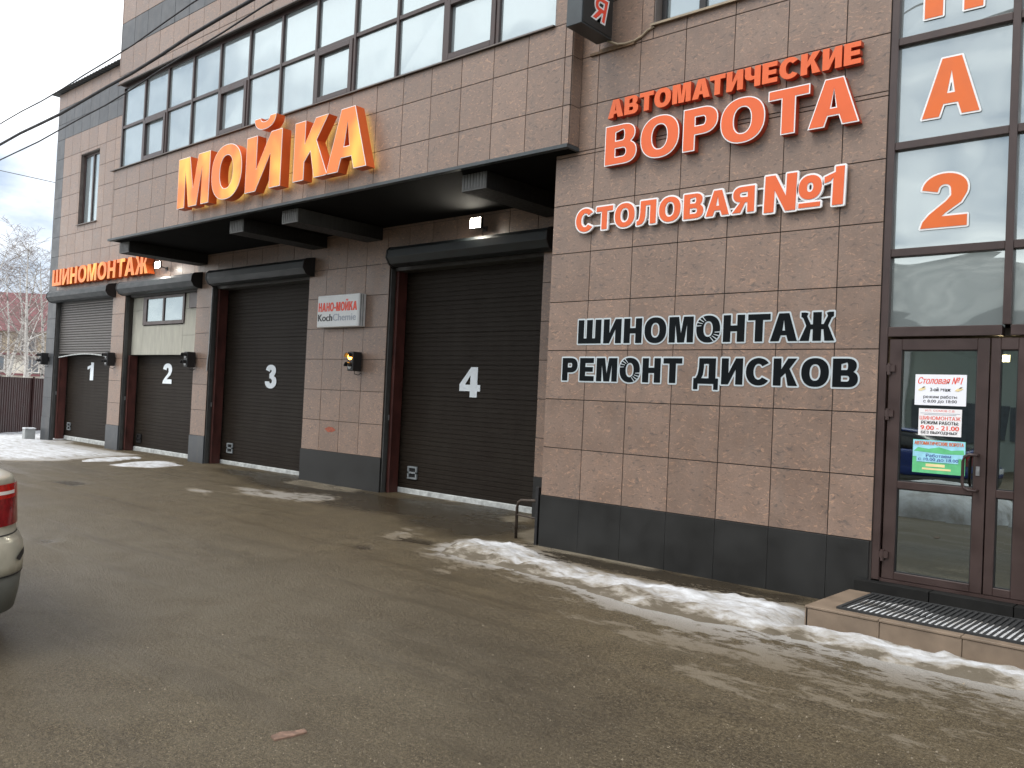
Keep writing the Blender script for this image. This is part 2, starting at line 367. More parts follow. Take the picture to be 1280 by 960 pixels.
def thing(name, label, cat, loc=(0, 0, 0), group=None):
    o = bpy.data.objects.new(name, None); COL.objects.link(o); o.location = loc; o.empty_display_size = .2
    WORLD_LOC[o.name] = Vector(loc); return tag(o, label, cat, group)
def B(x0, x1, y0, y1, z0, z1): return MB().box(x0, x1, y0, y1, z0, z1)

# ------------------------------------------------------------------ glyphs (cap height 1, stem width s)
def arc(cx, cz, rx, rz, a0, a1, n=14, p=2.25):
    out = []
    for i in range(n+1):
        a = R(a0+(a1-a0)*i/n); c, s_ = math.cos(a), math.sin(a)
        out.append((cx+rx*math.copysign(abs(c)**(2/p), c), cz+rz*math.copysign(abs(s_)**(2/p), s_)))
    return out
def stroke(path, w):
    Lf, Rt = [], []
    for i, (x, z) in enumerate(path):
        x0, z0 = path[max(i-1, 0)]; x1, z1 = path[min(i+1, len(path)-1)]
        d = math.hypot(x1-x0, z1-z0) or 1; nx, nz = -(z1-z0)/d*w/2, (x1-x0)/d*w/2
        Lf.append((x+nx, z+nz)); Rt.append((x-nx, z-nz))
    return Lf+Rt[::-1]
def glyph(ch, s=.22):
    h = s*.86                                           # horizontal bar thickness
    if ch == 'Н': w = .74; return w, [[[(0, 0), (s, 0), (s, .5-h/2), (w-s, .5-h/2), (w-s, 0), (w, 0), (w, 1), (w-s, 1), (w-s, .5+h/2), (s, .5+h/2), (s, 1), (0, 1)]]]
    if ch == 'Т': w = .74; c = w/2; return w, [[[(c-s/2, 0), (c+s/2, 0), (c+s/2, 1-h), (w, 1-h), (w, 1), (0, 1), (0, 1-h), (c-s/2, 1-h)]]]
    if ch == 'П': w = .74; return w, [[[(0, 0), (s, 0), (s, 1-h), (w-s, 1-h), (w-s, 0), (w, 0), (w, 1), (0, 1)]]]
    if ch == 'Ш': w = 1.02; c = w/2; return w, [[[(0, 0), (w, 0), (w, 1), (w-s, 1), (w-s, h), (c+s/2, h), (c+s/2, 1), (c-s/2, 1), (c-s/2, h), (s, h), (s, 1), (0, 1)]]]
    if ch == 'Е': w = .66; return w, [[[(0, 0), (w, 0), (w, h), (s, h), (s, .5-h*.45), (w*.92, .5-h*.45), (w*.92, .5+h*.5), (s, .5+h*.5), (s, 1-h), (w*.97, 1-h), (w*.97, 1), (0, 1)]]]
    if ch in 'ИЙ':
        w = .76; o = [(0, 0), (s*.98, 0), (w-s*.98, .98-s*1.55), (w-s*.98, 0), (w, 0), (w, 1), (w-s*.98, 1), (s*.98, .02+s*1.55), (s*.98, 1), (0, 1)]
        g = [[o]]
        if ch == 'Й': g.append([[(w/2+x, z) for x, z in arc(0, 1.30, .23, .22, 180, 360)]+[(w/2+x, z) for x, z in arc(0, 1.30, .10, .085, 360, 180)]])
        return w, g
    if ch == 'М':
        w = .92; c = w/2; return w, [[[(0, 0), (s*.92, 0), (s*.92, .74), (c-s*.5, 0), (c+s*.5, 0), (w-s*.92, .74), (w-s*.92, 0), (w, 0), (w, 1), (w-s*1.42, 1), (c, .34), (s*1.42, 1), (0, 1)]]]
    if ch == 'А':
        w = .86; c = w/2; t = s*.62; k = (c-t)
        o = [(0, 0), (s*1.1, 0), (s*1.1+k*.21, .21), (w-s*1.1-k*.21, .21), (w-s*1.1, 0), (w, 0), (c+t, 1), (c-t, 1)]
        return w, [[o, [(s*1.1+k*.39, .385), (w-s*1.1-k*.39, .385), (c, .78)]]]
    if ch == 'О': w = .86; return w, [[arc(w/2, .5, w/2, .515, 0, 360, 40)[:-1], arc(w/2, .5, w/2-s*1.02, .515-h, 0, 360, 32)[:-1]]]
    if ch == 'С':
        w = .82; return w, [[arc(.43, .5, .43, .515, 38, 322, 32, 2.1)+arc(.43, .5, .43-s*1.02, .515-h, 318, 42, 26, 2.1)]]
    if ch == 'Р':
        w = .72; r = .31; o = [(0, 0), (s, 0), (s, .36)]+arc(w-r, .68, r, .32, -90, 90, 14)+[(0, 1)]
        return w, [[o, [(s, .36+h)]+arc(w-r, .68, r-s, .32-h, -90, 90, 10)+[(s, 1-h)]]]
    if ch == 'В':
        w = .76; o = [(0, 0)]+arc(w-.29, .285, .29, .285, -90, 60, 12)+arc(w-.32, .745, .275, .255, -50, 90, 12)+[(0, 1)]
        return w, [[o, [(s, h*.9)]+arc(w-.33, .30, .33-s, .30-h*.9, -90, 90, 10)+[(s, .60-h*.9)], [(s, .60)]+arc(w-.34, .73, .295-s, .13*.98, -90, 90, 10)+[(s, 1-h*.9)]]]
    if ch in 'Я':
        w = .76; r = .30
        o = [(0, 0), (s, 0), (s, .38), (s+.12, .38), (w-s*1.12, 0), (w, 0), (s+.30, .415)]
        o = [(0, 0), (s, 0), (s, .385), (s+.09, .385), (w-s*1.15, 0), (w+.02, 0), (w-.27, .40)]+arc(w-r, .70, r, .30, -55, 90, 12)+[(0, 1)]
        g = [o, [(s, .385+h)]+arc(w-r-.02, .695, r-s+.02, .30-h, -90, 90, 10)+[(s, 1-h)]]
        return w, [[[(w-x, z) for x, z in c][::-1] for c in g]]
    if ch == 'К': w = .80; return w, [[[(0, 0), (s, 0), (s, .30), (s+.14, .46), (w-s*1.22, 0), (w, 0), (s+.27, .62), (w-.03, 1), (w-s*1.25, 1), (s, .60), (s, 1), (0, 1)]]]
    if ch == 'Ж':
        w = 1.06; c = w/2; a = s/2
        rt = [(c+a, 0), (c+a, .40), (c+a+.06, .40), (w-s*1.15, 0), (w, 0), (c+a+.20, .53), (c+a+.30, .80), (c+a+.36, .84), (w-.04, .84), (w-.04, 1), (w-.17, 1), (w-.26, .97), (c+a+.18, .86), (c+a+.06, .58), (c+a, .58), (c+a, 1)]
        return w, [[rt+[(w-x, z) for x, z in rt][::-1]]]
    if ch == 'Ч':
        w = .70; return w, [[[(w-s, 0), (w, 0), (w, 1), (w-s, 1), (w-s, .56)]+[(s+.16, .53)]+arc(s+.11, .68, .11, .15, -90, -180, 6)+[(s, 1), (0, 1), (0, .62)]+arc(.26, .60, .26, .26, 180, 270, 8)+[(w-s, .37)]]]
    if ch == 'Л':
        w = .80; return w, [[[(0, -.01), (.10, -.01), (.22, .03), (.31, .14), (.355, .34), (.365, 1-h), (w-s, 1-h), (w-s, 0), (w, 0), (w, 1), (.15, 1), (.145, .52), (.12, .27), (.07, .165), (0, .16)]]]
    if ch == 'Д':
        w = .92; return w, [[[(0, -.22), (.17, -.22), (.17, 0), (w-.17, 0), (w-.17, -.22), (w, -.22), (w, h), (w-.10, h), (w-.10, 1), (.20, 1), (.19, .60), (.15, .36), (.08, h), (0, h)], [(.30, h), (w-.10-s, h), (w-.10-s, 1-h), (.39, 1-h), (.385, .62), (.355, .36)]]]
    if ch == '-': return .34, [[[(0, .28), (.34, .28), (.34, .28+h), (0, .28+h)]]]
    if ch == '1': return .46, [[[(.46-s, 0), (.46, 0), (.46, 1), (.46-s*.82, 1), (.26, .86), (.0, .76), (.0, .60), (.14, .64), (.46-s, .74)]]]
    if ch == '2':
        p = arc(.33, .69, .33-s/2, .31-s/2, 170, -20, 14, 2.)+[(.52, .50), (.30, .26), (.16, h)]
        o = stroke(p, s); return .66, [[[(0, 0), (.66, 0), (.66, h), (.30, h), (.36, .27), (.57, .44), (.645, .60)]+arc(.335, .70, .325, .30, -8, 176, 16, 2.1)+[(s, .66)]+arc(.335, .69, .325-s, .31-h, 172, 0, 12, 2.1)+[(.43, .58), (.36, .48), (.12, .25), (.03, .12)]]]
    if ch == '3':
        o = [(0, .29)]+arc(.33, .29, .33, .30, 182, 395, 16, 2.1)+[(.50, .52)]+arc(.32, .74, .29, .26, -30, 172, 14, 2.1)+[(s, .70)]+arc(.315, .73, .30-s, .27-h, 170, -70, 10, 2.1)+[(.25, .60), (.25, .60-h*.85), (.32, .60-h*.85)]+arc(.33, .30, .33-s, .31-h, 75, -175, 12, 2.1)
        return .66, [[o]]
    if ch == '4': w = .70; return w, [[[(w-s*1.35, 0), (w-s*.4, 0), (w-s*.4, .20), (w, .20), (w, .20+h), (w-s*.4, .20+h), (w-s*.4, 1), (w-s*1.3, 1), (0, .20+h*1.05), (0, .20), (w-s*1.35, .20)], [(s*.75, .20+h), (w-s*1.35, .20+h), (w-s*1.35, .74)]]]
    if ch == 'N': w = .80; return w, [[[(0, 0), (s, 0), (s, .60), (w-s, 0), (w, 0), (w, 1), (w-s, 1), (w-s, .40), (s, 1), (0, 1)]]]
    if ch == 'o': return .56, [[arc(.28, .55, .28, .32, 0, 360, 28)[:-1], arc(.28, .55, .28-s*.8, .32-h*.9, 0, 360, 22)[:-1]], [[(.02, .02), (.54, .02), (.54, .14), (.02, .14)]]]
    return .3, []
def area2(c): return sum(c[i][0]*c[(i+1) % len(c)][1]-c[(i+1) % len(c)][0]*c[i][1] for i in range(len(c)))
def offset_contour(c, d):
    """grow an outline (any winding) outwards by d, mitred"""
    sg = 1 if area2(c) > 0 else -1; n = len(c); out = []
    for i in range(n):
        p0, p1, p2 = c[i-1], c[i], c[(i+1) % n]
        def nrm(a, b):
            dx, dz = b[0]-a[0], b[1]-a[1]; q = math.hypot(dx, dz) or 1e-9; return (dz/q*sg, -dx/q*sg)
        a, b = nrm(p0, p1), nrm(p1, p2); k = 1+a[0]*b[0]+a[1]*b[1]
        k = max(k, .45); out.append((p1[0]+(a[0]+b[0])/k*d, p1[1]+(a[1]+b[1])/k*d))
    return out
def sdist(px, py, poly):
    """signed distance, positive inside"""
    poly = np.asarray(poly); n = len(poly); d = np.full(px.shape, 1e9); ins = np.zeros(px.shape, bool)
    for i in range(n):
        ax, ay = poly[i]; bx, by = poly[(i+1) % n]; ex, ey = bx-ax, by-ay
        t = np.clip(((px-ax)*ex+(py-ay)*ey)/(ex*ex+ey*ey+1e-12), 0, 1)
        d = np.minimum(d, np.hypot(px-ax-t*ex, py-ay-t*ey))
        if ey != 0: ins ^= ((ay > py) != (by > py)) & (px < ex*(py-ay)/ey+ax)
    return np.where(ins, d, -d)
def grown(groups, d, res=110):
    """outline grown by d through a sampled distance field (never self-crossing)"""
    P = np.array([p for g in groups for c in g for p in c]); lo = P.min(0)-d*2-.01; hi = P.max(0)+d*2+.01; h = max(hi-lo)/res
    xs = np.arange(lo[0], hi[0]+h, h); zs = np.arange(lo[1], hi[1]+h, h); X, Z = np.meshgrid(xs, zs, indexing='ij')
    f = np.full(X.shape, -1e9)
    for g in groups:
        q = sdist(X, Z, g[0])
        for c in g[1:]: q = np.minimum(q, -sdist(X, Z, c))
        f = np.maximum(f, q)
    f = f+d; f[np.abs(f) < 1e-9] = 1e-9; seg = {}
    def cut(i, j, k, l_):
        t = f[i, j]/(f[i, j]-f[k, l_]); return (xs[i]+(xs[k]-xs[i])*t, zs[j]+(zs[l_]-zs[j])*t)
    pos = f > 0
    mixed = pos[:-1, :-1].astype(int)+pos[1:, :-1]+pos[1:, 1:]+pos[:-1, 1:]
    for i, j in zip(*np.where((mixed > 0) & (mixed < 4))):
        cs = [(i, j), (i+1, j), (i+1, j+1), (i, j+1)]; en, ex = [], []
        for a in range(4):
            p, q = cs[a], cs[(a+1) % 4]
            if pos[p] != pos[q]: (ex if pos[p] else en).append((min(p, q), max(p, q)))
        for a, b in zip(ex, en): seg[b] = a                # inside stays on the left when walking en -> ex reversed
    loops = []
    while seg:
        k0, k = next(iter(seg.items())); del seg[k0]; path = [k0]
        while k != k0 and k in seg: path.append(k); k = seg.pop(k)
        pts = [cut(*a, *b) for a, b in path]
        keep = []
        for m_ in range(len(pts)):                          # drop points on straight runs
            a, b, c = pts[m_-1], pts[m_], pts[(m_+1) % len(pts)]
            if not keep or abs((b[0]-keep[-1][0])*(c[1]-b[1])-(b[1]-keep[-1][1])*(c[0]-b[0])) > h*h*.04: keep.append(b)
        if len(keep) > 2 and abs(area2(keep)) > h*h*4: loops.append(keep)
    loops.sort(key=lambda c: -abs(area2(c))); out = []
    for c in loops:
        host = next((g for g in out if sdist(np.array([c[0][0]]), np.array([c[0][1]]), g[0])[0] > 0), None)
        if host is None: out.append([c])
        else: host.append(c)
    return out
def glyph_mesh(mb, groups, y0, y1, off=0.):
    """extrude outlines (in x,z) between y0 (front) and y1"""
    for g in groups:
        cs = [offset_contour(c, off if i == 0 else -off) if off else c for i, c in enumerate(g)]
        cs = [c if (area2(c) > 0) == (i == 0) else c[::-1] for i, c in enumerate(cs)]
        flat = [p for c in cs for p in c]
        tri = mgeo.tessellate_polygon([[Vector((x, z, 0)) for x, z in c] for c in cs])
        k = len(mb.v); nn = len(flat)
        mb.v += [(x, y0, z) for x, z in flat]+[(x, y1, z) for x, z in flat]
        for t in tri: mb.f.append((k+t[0], k+t[1], k+t[2])); mb.f.append((k+nn+t[2], k+nn+t[1], k+nn+t[0]))
        q = 0
        for c in cs:
            n = len(c)
            for i in range(n): mb.f.append((k+q+i, k+nn+q+i, k+nn+q+(i+1) % n, k+q+(i+1) % n))
            q += n
    return mb
def place(groups, x0, sx, z0, sz, shear=0.):
    return [[[(x0+x*sx+shear*z*sz, z0+z*sz) for x, z in c] for c in g] for g in groups]
def layout(text, x0, x1, z0, z1, s, gap=.09, shear=0., kern=None):
    """letters of a line fitted between x0 and x1: list of (char, outlines, scale)"""
    ws = []; pos = 0.
    for i, ch in enumerate(text):
        if ch == ' ': pos += .34; continue
        w, g = glyph(ch, s); ws.append((ch, g, pos)); pos += w+gap+((kern or {}).get(text[i:i+2], 0.))
    tot = pos-gap; sx = (x1-x0)/tot
    return [(ch, place(g, x0+p*sx, sx, z0, z1-z0, shear), sx) for ch, g, p in ws]
KERN = {'ТА': -.10, 'АТ': -.10, 'КА': -.04, 'РО': -.03, 'ОТ': -.03, 'ТО': -.03, 'АВ': -.02, 'ОЛ': -.03, 'АЖ': -.04, 'ВА': -.03, 'ТИ': -.02}

# ------------------------------------------------------------------ text in the built-in face for small print
def print_line(body, x0, x1, zc, hgt, y, mat, parent, name='lettering', bold=1, shear=0.):
    cu = bpy.data.curves.new('print', 'FONT'); cu.body = body; cu.size = 1; cu.shear = shear; cu.resolution_u = 3
    to = bpy.data.objects.new('print', cu); COL.objects.link(to)
    bpy.context.view_layer.update()
    me = bpy.data.meshes.new_from_object(to.evaluated_get(bpy.context.evaluated_depsgraph_get()))
    bpy.data.objects.remove(to); bpy.data.curves.remove(cu)
    vv = np.array([v.co[:] for v in me.vertices]); ff = [tuple(p.vertices) for p in me.polygons]; bpy.data.meshes.remove(me)
    lo, hi = vv.min(0), vv.max(0); sx = (x1-x0)/(hi[0]-lo[0]); sz = hgt/(hi[1]-lo[1])
    mb = MB()
    for k in range(bold):
        q = len(mb.v); dx = (k-(bold-1)/2)*hgt*.045
        mb.v += [(x0+(a-lo[0])*sx+dx, y-.0004*k, zc-hgt/2+(b_-lo[1])*sz) for a, b_, _ in vv]
        mb.f += [tuple(i+q for i in f) for f in ff]
    me = mb.mesh(name, mat); return link(name, me, parent)
# ------------------------------------------------------------------ ground
rs = np.random.RandomState(3)
LAT = rs.rand(256, 256)
def vnoise(x, y):
    xi = np.floor(x).astype(int); yi = np.floor(y).astype(int); fx = x-xi; fy = y-yi
    fx = fx*fx*(3-2*fx); fy = fy*fy*(3-2*fy)
    a = LAT[xi % 256, yi % 256]; b = LAT[(xi+1) % 256, yi % 256]; c = LAT[xi % 256, (yi+1) % 256]; d = LAT[(xi+1) % 256, (yi+1) % 256]
    return (a*(1-fx)+b*fx)*(1-fy)+(c*(1-fx)+d*fx)*fy
def fbm(x, y, o=5):
    t = 0; a = .5
    for k in range(o): t = t+a*vnoise(x*2**k+17*k, y*2**k+31*k); a *= .5
    return t                                            # 0..~1
def gpoly(pts): return [tuple(on_ground(x, y)[:2]) for x, y in pts]
def ground_z(x, y):
    z = .012*(fbm(x*.5, y*.5, 4)-.5)*2
    z = z-.24*np.clip((-20-x)/7., 0, 1)**1.3 - .05*np.clip((-12-x)/10, 0, 1)
    return z
STRIP = gpoly([(548, 692), (556, 682), (590, 675), (640, 681), (705, 706), (790, 727), (890, 742), (960, 754), (1004, 766)])+[(3.84, -1.13), (12., -1.13), (12., -1.60)]+gpoly([(1280, 862), (1180, 842), (1090, 824), (1020, 806), (960, 796), (870, 776), (790, 757), (715, 733), (640, 714), (590, 702)])
SMEAR = gpoly([(540, 690), (590, 673), (705, 703), (900, 745)])+[(3.84, -1.), (12., -1.)]+[(12., -3.6)]+gpoly([(1279, 958), (1160, 957), (1060, 920), (940, 880), (840, 848), (760, 806), (700, 770), (640, 725)])
SNOWL = gpoly([(0, 573), (60, 574), (100, 571), (148, 567), (110, 561), (68, 553)])+[(-20.2, 1.9), (-21.7, 1.7), (-21.9, 12), (-60., 30.), (-60., -30.), (-18., -6.)]
PATCHES = [gpoly(p) for p in ([(98, 575), (135, 571), (173, 570), (176, 573), (140, 577), (105, 577)], [(133, 581), (165, 577), (205, 576), (230, 582), (190, 585), (150, 583)])]
THINP = [gpoly(p) for p in ([(225, 612), (250, 610), (278, 615), (255, 619)], [(282, 607), (310, 608), (365, 615), (432, 617), (430, 626), (370, 628), (320, 622), (290, 614)], [(470, 670), (500, 661), (532, 659), (528, 667), (490, 672)], [(240, 590), (262, 592), (270, 595), (250, 595)], [(375, 734), (405, 731), (440, 727), (438, 732), (400, 737)], [(535, 712), (560, 709), (570, 716), (545, 720)])]
ICEP = [gpoly(p) for p in ([(352, 603), (380, 599), (430, 606), (457, 612), (440, 616), (395, 611)], [(555, 622), (585, 622), (582, 628), (558, 627)], [(625, 645), (665, 643), (665, 652), (630, 652)], [(645, 667), (672, 660), (680, 682), (742, 690), (830, 708), (815, 713), (740, 698), (670, 686)])]
WETP = [gpoly([(270, 585), (380, 595), (480, 616), (640, 636), (668, 660), (640, 676), (560, 672), (500, 650), (400, 630), (300, 600)]), gpoly([(590, 690), (560, 730), (700, 800), (900, 900), (1000, 960), (560, 960), (500, 800), (520, 720)]), gpoly([(660, 676), (700, 690), (850, 716), (1010, 746), (1000, 760), (880, 741), (780, 724), (700, 704), (645, 682)])]
PITS = [gpoly(p) for p in ([(60, 601), (95, 600), (112, 604), (90, 607)], [(45, 674), (68, 673), (76, 676), (52, 679)], [(435, 680), (455, 679), (470, 685), (450, 686)], [(545, 682), (480, 672), (500, 668), (545, 676)])]
fx = np.concatenate([[-900, -400, -200, -120, -80, -60, -48, -40, -34, -30, -27], np.arange(-25, 9.001, .07), [9.6, 11, 14, 20, 30, 60, 150, 400, 900]])
fy = np.concatenate([[-900, -400, -150, -80, -50, -35, -25, -18, -14, -12], np.arange(-10.5, 2.6, .07), [3, 4, 6, 9, 13, 18, 25, 35, 50, 80, 150, 400, 900]])
GX, GY = np.meshgrid(fx, fy, indexing='ij'); nx, ny = GX.shape
GZ = ground_z(GX, GY); wob = fbm(GX*1.3+5, GY*1.3, 5)-.5
near = (np.abs(GX+8) < 17.5) & (np.abs(GY+4) < 7)
for p in PITS:
    d = sdist(GX, GY, p); GZ = GZ-.025*np.clip((d+.08)/.16, 0, 1)*near
def soft(p, w=.12, wb=.35):
    return np.clip((sdist(GX, GY, p)+wob*wb+w*.3)/w, 0, 1)
wet = np.zeros_like(GX); thin = wet.copy(); ice = wet.copy()
for p, k, w in ((WETP[0], .75, .5), (WETP[1], .35, 1.2), (WETP[2], .8, .12)): wet = np.maximum(wet, k*soft(p, w, .9))
for p in PITS: wet = np.maximum(wet, .85*soft(p, .1, .05))
ds = sdist(GX, GY, STRIP); dm_ = sdist(GX, GY, SMEAR)
thin = np.where(dm_ > 0, np.clip(.20+.40*np.exp(-np.clip(-ds, 0, 9)/.40), 0, 1)*np.clip(dm_/.5, 0, 1), 0)
thin = np.maximum(thin, .56*np.clip(1+ds/.35, 0, 1))
for p in THINP: thin = np.maximum(thin, .46*soft(p, .3, .35))
for p in PATCHES: thin = np.maximum(thin, .75*soft(p, .5, .2))
thin = np.maximum(thin, np.clip(.9+sdist(GX, GY, SNOWL)/.8, 0, 1)*np.where(GX < -9, 1, 0))
thin[GX < -27] = 1
for p in ICEP: ice = np.maximum(ice, soft(p, .06, .12))
sheen_dust = np.clip(1-((GX+2)/7.)**2-((GY+5.2)/3.)**2, 0, 1)*.8+.45*np.clip((-4-GX)/8, 0, 1)*np.clip((1.-GY)/2, 0, 1)  # left side of the yard, where sky sheen and dust are painted paler
me = bpy.data.meshes.new('ground')
vv = np.stack([GX, GY, GZ], 2).reshape(-1, 3); idx = np.arange(nx*ny).reshape(nx, ny)
ff = np.stack([idx[:-1, :-1], idx[1:, :-1], idx[1:, 1:], idx[:-1, 1:]], 2).reshape(-1, 4)
def np_mesh(me, vv, ff):
    me.vertices.add(len(vv)); me.vertices.foreach_set('co', vv.astype(np.float32).ravel())
    me.loops.add(ff.size); me.loops.foreach_set('vertex_index', ff.astype(np.int32).ravel())
    me.polygons.add(len(ff)); me.polygons.foreach_set('loop_start', np.arange(0, ff.size, 4, dtype=np.int32))
    me.update(calc_edges=True); me.polygons.foreach_set('use_smooth', np.ones(len(ff), bool))
def np_attr(me, nm, a):
    t = me.attributes.new(nm, 'FLOAT', 'POINT'); t.data.foreach_set('value', a.astype(np.float32).ravel())
np_mesh(me, vv, ff)
for nm, a in (('wet', wet), ('thin', thin), ('ice', ice), ('sheen_dust', np.clip(sheen_dust, 0, 1))): np_attr(me, nm, a)
me.materials.append(M['asphalt']); gob = link('ground', me); gob['kind'] = 'structure'

def snow_sheet(name, label, x0, x1, y0, y1, res, hfun):
    gx, gy = np.meshgrid(np.arange(x0, x1+res/2, res), np.arange(y0, y1+res/2, res), indexing='ij')
    h, dirt = hfun(gx, gy); base = ground_z(gx, gy); z = base+h
    n0, n1 = gx.shape; idx = np.arange(n0*n1).reshape(n0, n1)
    ff = np.stack([idx[:-1, :-1], idx[1:, :-1], idx[1:, 1:], idx[:-1, 1:]], 2).reshape(-1, 4)
    keep = (h.ravel()[ff] > -.004).any(1); ff = ff[keep]
    used = np.unique(ff); mapi = np.full(n0*n1, -1); mapi[used] = np.arange(len(used)); ff = mapi[ff]
    vv = np.stack([gx, gy, z], 2).reshape(-1, 3)[used]
    me = bpy.data.meshes.new(name); np_mesh(me, vv, ff); np_attr(me, 'dirt', np.clip(dirt.ravel()[used], 0, 1)); me.materials.append(M['snow'])
    o = link(name, me); o['kind'] = 'stuff'; o['label'] = label; o['category'] = 'snow'; return o
def h_strip(x, y):
    d = sdist(x, y, STRIP)+.22*(fbm(x*1.6, y*2.6, 5)-.5); e = .085*(1-np.exp(-np.clip(d, -.3, 3)/.13))
    h = e+.11*(fbm(x*4, y*6, 5)-.5)*np.clip(d/.1+.3, 0, 1)-.006+.045*(fbm(x*11, y*13, 4)-.5)
    to_wall = np.clip((sdist(x, y, SMEAR))/1.0, 0, 1)
    road = np.clip((-y-1.05-(3.4-x)*.02)/.9, 0, 1)
    far_side = np.clip((-.62-.16*np.clip(x, -1, 4)-y)/.55, 0, 1)
    return h, np.clip(.42-d*1.6, 0, .5)+.42*far_side
snow_sheet('snow_bank', 'white trampled snow strip along the base of the right wall', -1.2, 9., -2.6, -.25, .035, h_strip)
def h_left(x, y):
    d = sdist(x, y, SNOWL)+.5*(fbm(x*.9, y*1.4, 5)-.5); e = .05*(1-np.exp(-np.clip(d, -.5, 6)/.3))
    return e+.05*(fbm(x*2, y*2, 4)-.5)*np.clip(d+.3, 0, 1)-.006, np.clip(.25-d*.6, -.35, .5)
snow_sheet('snow_cover', 'clean white snow covering the yard in front of the maroon fence', -30., -11.5, -5.5, 6., .09, h_left)
def h_patch(x, y):
    d = np.maximum(sdist(x, y, PATCHES[0]), sdist(x, y, PATCHES[1]))+.2*(fbm(x*2.2, y*3., 5)-.5); e = .03*(1-np.exp(-np.clip(d, -.3, 3)/.12))
    return e+.03*(fbm(x*4, y*6, 4)-.5)-.004, np.clip(.2-d, -.2, .5)
snow_sheet('snow_patch', 'two thin white snow streaks before the first and second garage doors', -14.8, -10., -2.2, 2.2, .05, h_patch)

# loose grit, chips of ice
mb = MB()
for k in range(3800):
    px = rnd.uniform(0, 1280); py = 960-300*rnd.random()**1.3
    g0 = on_ground(px, py)
    if g0[1] > -.4 or g0[0] < -6: continue
    r = rnd.uniform(.002, .0062)*(1.9 if rnd.random() < .05 else 1); a = rnd.random()*6.3; q = len(mb.v)
    zb = float(ground_z(np.array([g0[0]]), np.array([g0[1]]))[0])
    mb.v += [(g0[0]+r*math.cos(a+t), g0[1]+r*math.sin(a+t)*.7, zb-.002) for t in (0, 1.6, 3.1, 4.7)]+[(g0[0]+r*.2, g0[1], zb+r*.8)]
    mb.f += [(q, q+1, q+4), (q+1, q+2, q+4), (q+2, q+3, q+4), (q+3, q, q+4)]
o = mb.build('loose_grit', 'stone_pale'); o['kind'] = 'stuff'; o['label'] = 'pale grit and pebbles scattered over the asphalt'; o['category'] = 'grit'

# ------------------------------------------------------------------ the building
BW = 'Car wash and tyre shop clad in brown granite tiles with four garage doors'
bld = thing('car_wash_building', 'brown granite tiled car wash building with four dark garage doors', 'building', (-8., 3., 0.))
YW, YB = 1.87, -.2            # wing wall plane, bay plane (the right wall is y = 0)
BXL, BXR = -12.42, .34        # ends of the bay
B(7.12, 12., .011, 12., 0., 11.6).build('wall', 'backing', bld)
B(4.02, 7.12, .6, 12., 2.62, 11.6).build('wall', 'backing', bld)
B(BXL, BXR, YB+.011, 11.9, 8.34, 11.6).build('bay_wall', 'backing', bld)
B(BXL, BXR, YB+.011, 1.9, 4.93, 6.44).build('bay_wall', 'backing', bld)
B(BXL+.06, BXR-.004, .0, 1.9, 6.44, 8.34).build('bay_wall', 'backing', bld)
DOORS = [(-20.9, -16.95), (-16.2, -12.38), (-11.7, -7.85), (-5.36, -1.7)]
PIL = [(-21.55, -20.9), (-16.95, -16.2), (-12.38, -11.7), (-7.85, -5.36), (-1.7, -.004)]
for a, b in PIL: B(a+.004, b-.004, YW+.011, 2.52, 0., 4.2).build('pillar', 'brown_reveal', bld)
B(-21.546, -.006, 2.53, 11.8, 0., 4.2).build('back_wall', 'backing', bld)
B(BXL-.002, -.006, YW+.011, 11.8, 4.2, 4.9).build('upper_wall', 'backing', bld)
# underside of the bay, its beams and edge trim
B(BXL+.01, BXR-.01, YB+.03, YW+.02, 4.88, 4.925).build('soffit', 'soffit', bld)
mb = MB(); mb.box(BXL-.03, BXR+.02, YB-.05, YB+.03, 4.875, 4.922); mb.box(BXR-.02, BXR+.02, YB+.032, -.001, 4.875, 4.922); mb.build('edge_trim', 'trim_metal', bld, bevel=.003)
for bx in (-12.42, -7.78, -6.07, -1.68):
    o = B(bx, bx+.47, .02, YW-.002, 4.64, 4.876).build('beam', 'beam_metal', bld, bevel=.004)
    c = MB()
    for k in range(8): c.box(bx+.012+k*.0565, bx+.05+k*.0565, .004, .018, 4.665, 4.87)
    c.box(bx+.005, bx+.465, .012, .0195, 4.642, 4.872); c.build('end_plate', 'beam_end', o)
# roof sheet of the wing
mb = MB(); prof = []
for k in range(0, 96): prof.append((-21.8+k*.1, 10.60+(.022 if k % 2 else 0.)))
prof += [(x, z+.012) for x, z in prof[::-1]]
mb.prism_y(prof, 1.70, 11.9); mb.build('roof_sheet', 'trim_metal', bld)

# ---- cladding
TILES = []
def subtract(r, h):
    x0, x1, z0, z1 = r; a0, a1, b0, b1 = h
    if a1 <= x0+.01 or a0 >= x1-.01 or b1 <= z0+.01 or b0 >= z1-.01: return [r]
    out = []
    if a0 > x0+.01: out.append((x0, a0, z0, z1))
    if a1 < x1-.01: out.append((a1, x1, z0, z1))
    lo, hi = max(x0, a0), min(x1, a1)
    if b0 > z0+.01: out.append((lo, hi, z0, b0))
    if b1 < z1-.01: out.append((lo, hi, b1, z1))
    return [q for q in out if q[1]-q[0] > .05 and q[3]-q[2] > .05]
def grid(a, b, phase, step=.6):
    k = math.ceil((a-phase)/step+1e-3); xs = [a]
    while phase+k*step < b-.02:
        if phase+k*step > a+.02: xs.append(phase+k*step)
        k += 1
    return xs+[b]
def clad(y, xs, zs, mat, holes=()):
    for i in range(len(xs)-1):
        for j in range(len(zs)-1):
            rr = [(xs[i], xs[i+1], zs[j], zs[j+1])]
            for h in holes: rr = [q for r in rr for q in subtract(r, h)]
            for r in rr: TILES.append((r, y, mat(r) if callable(mat) else mat))
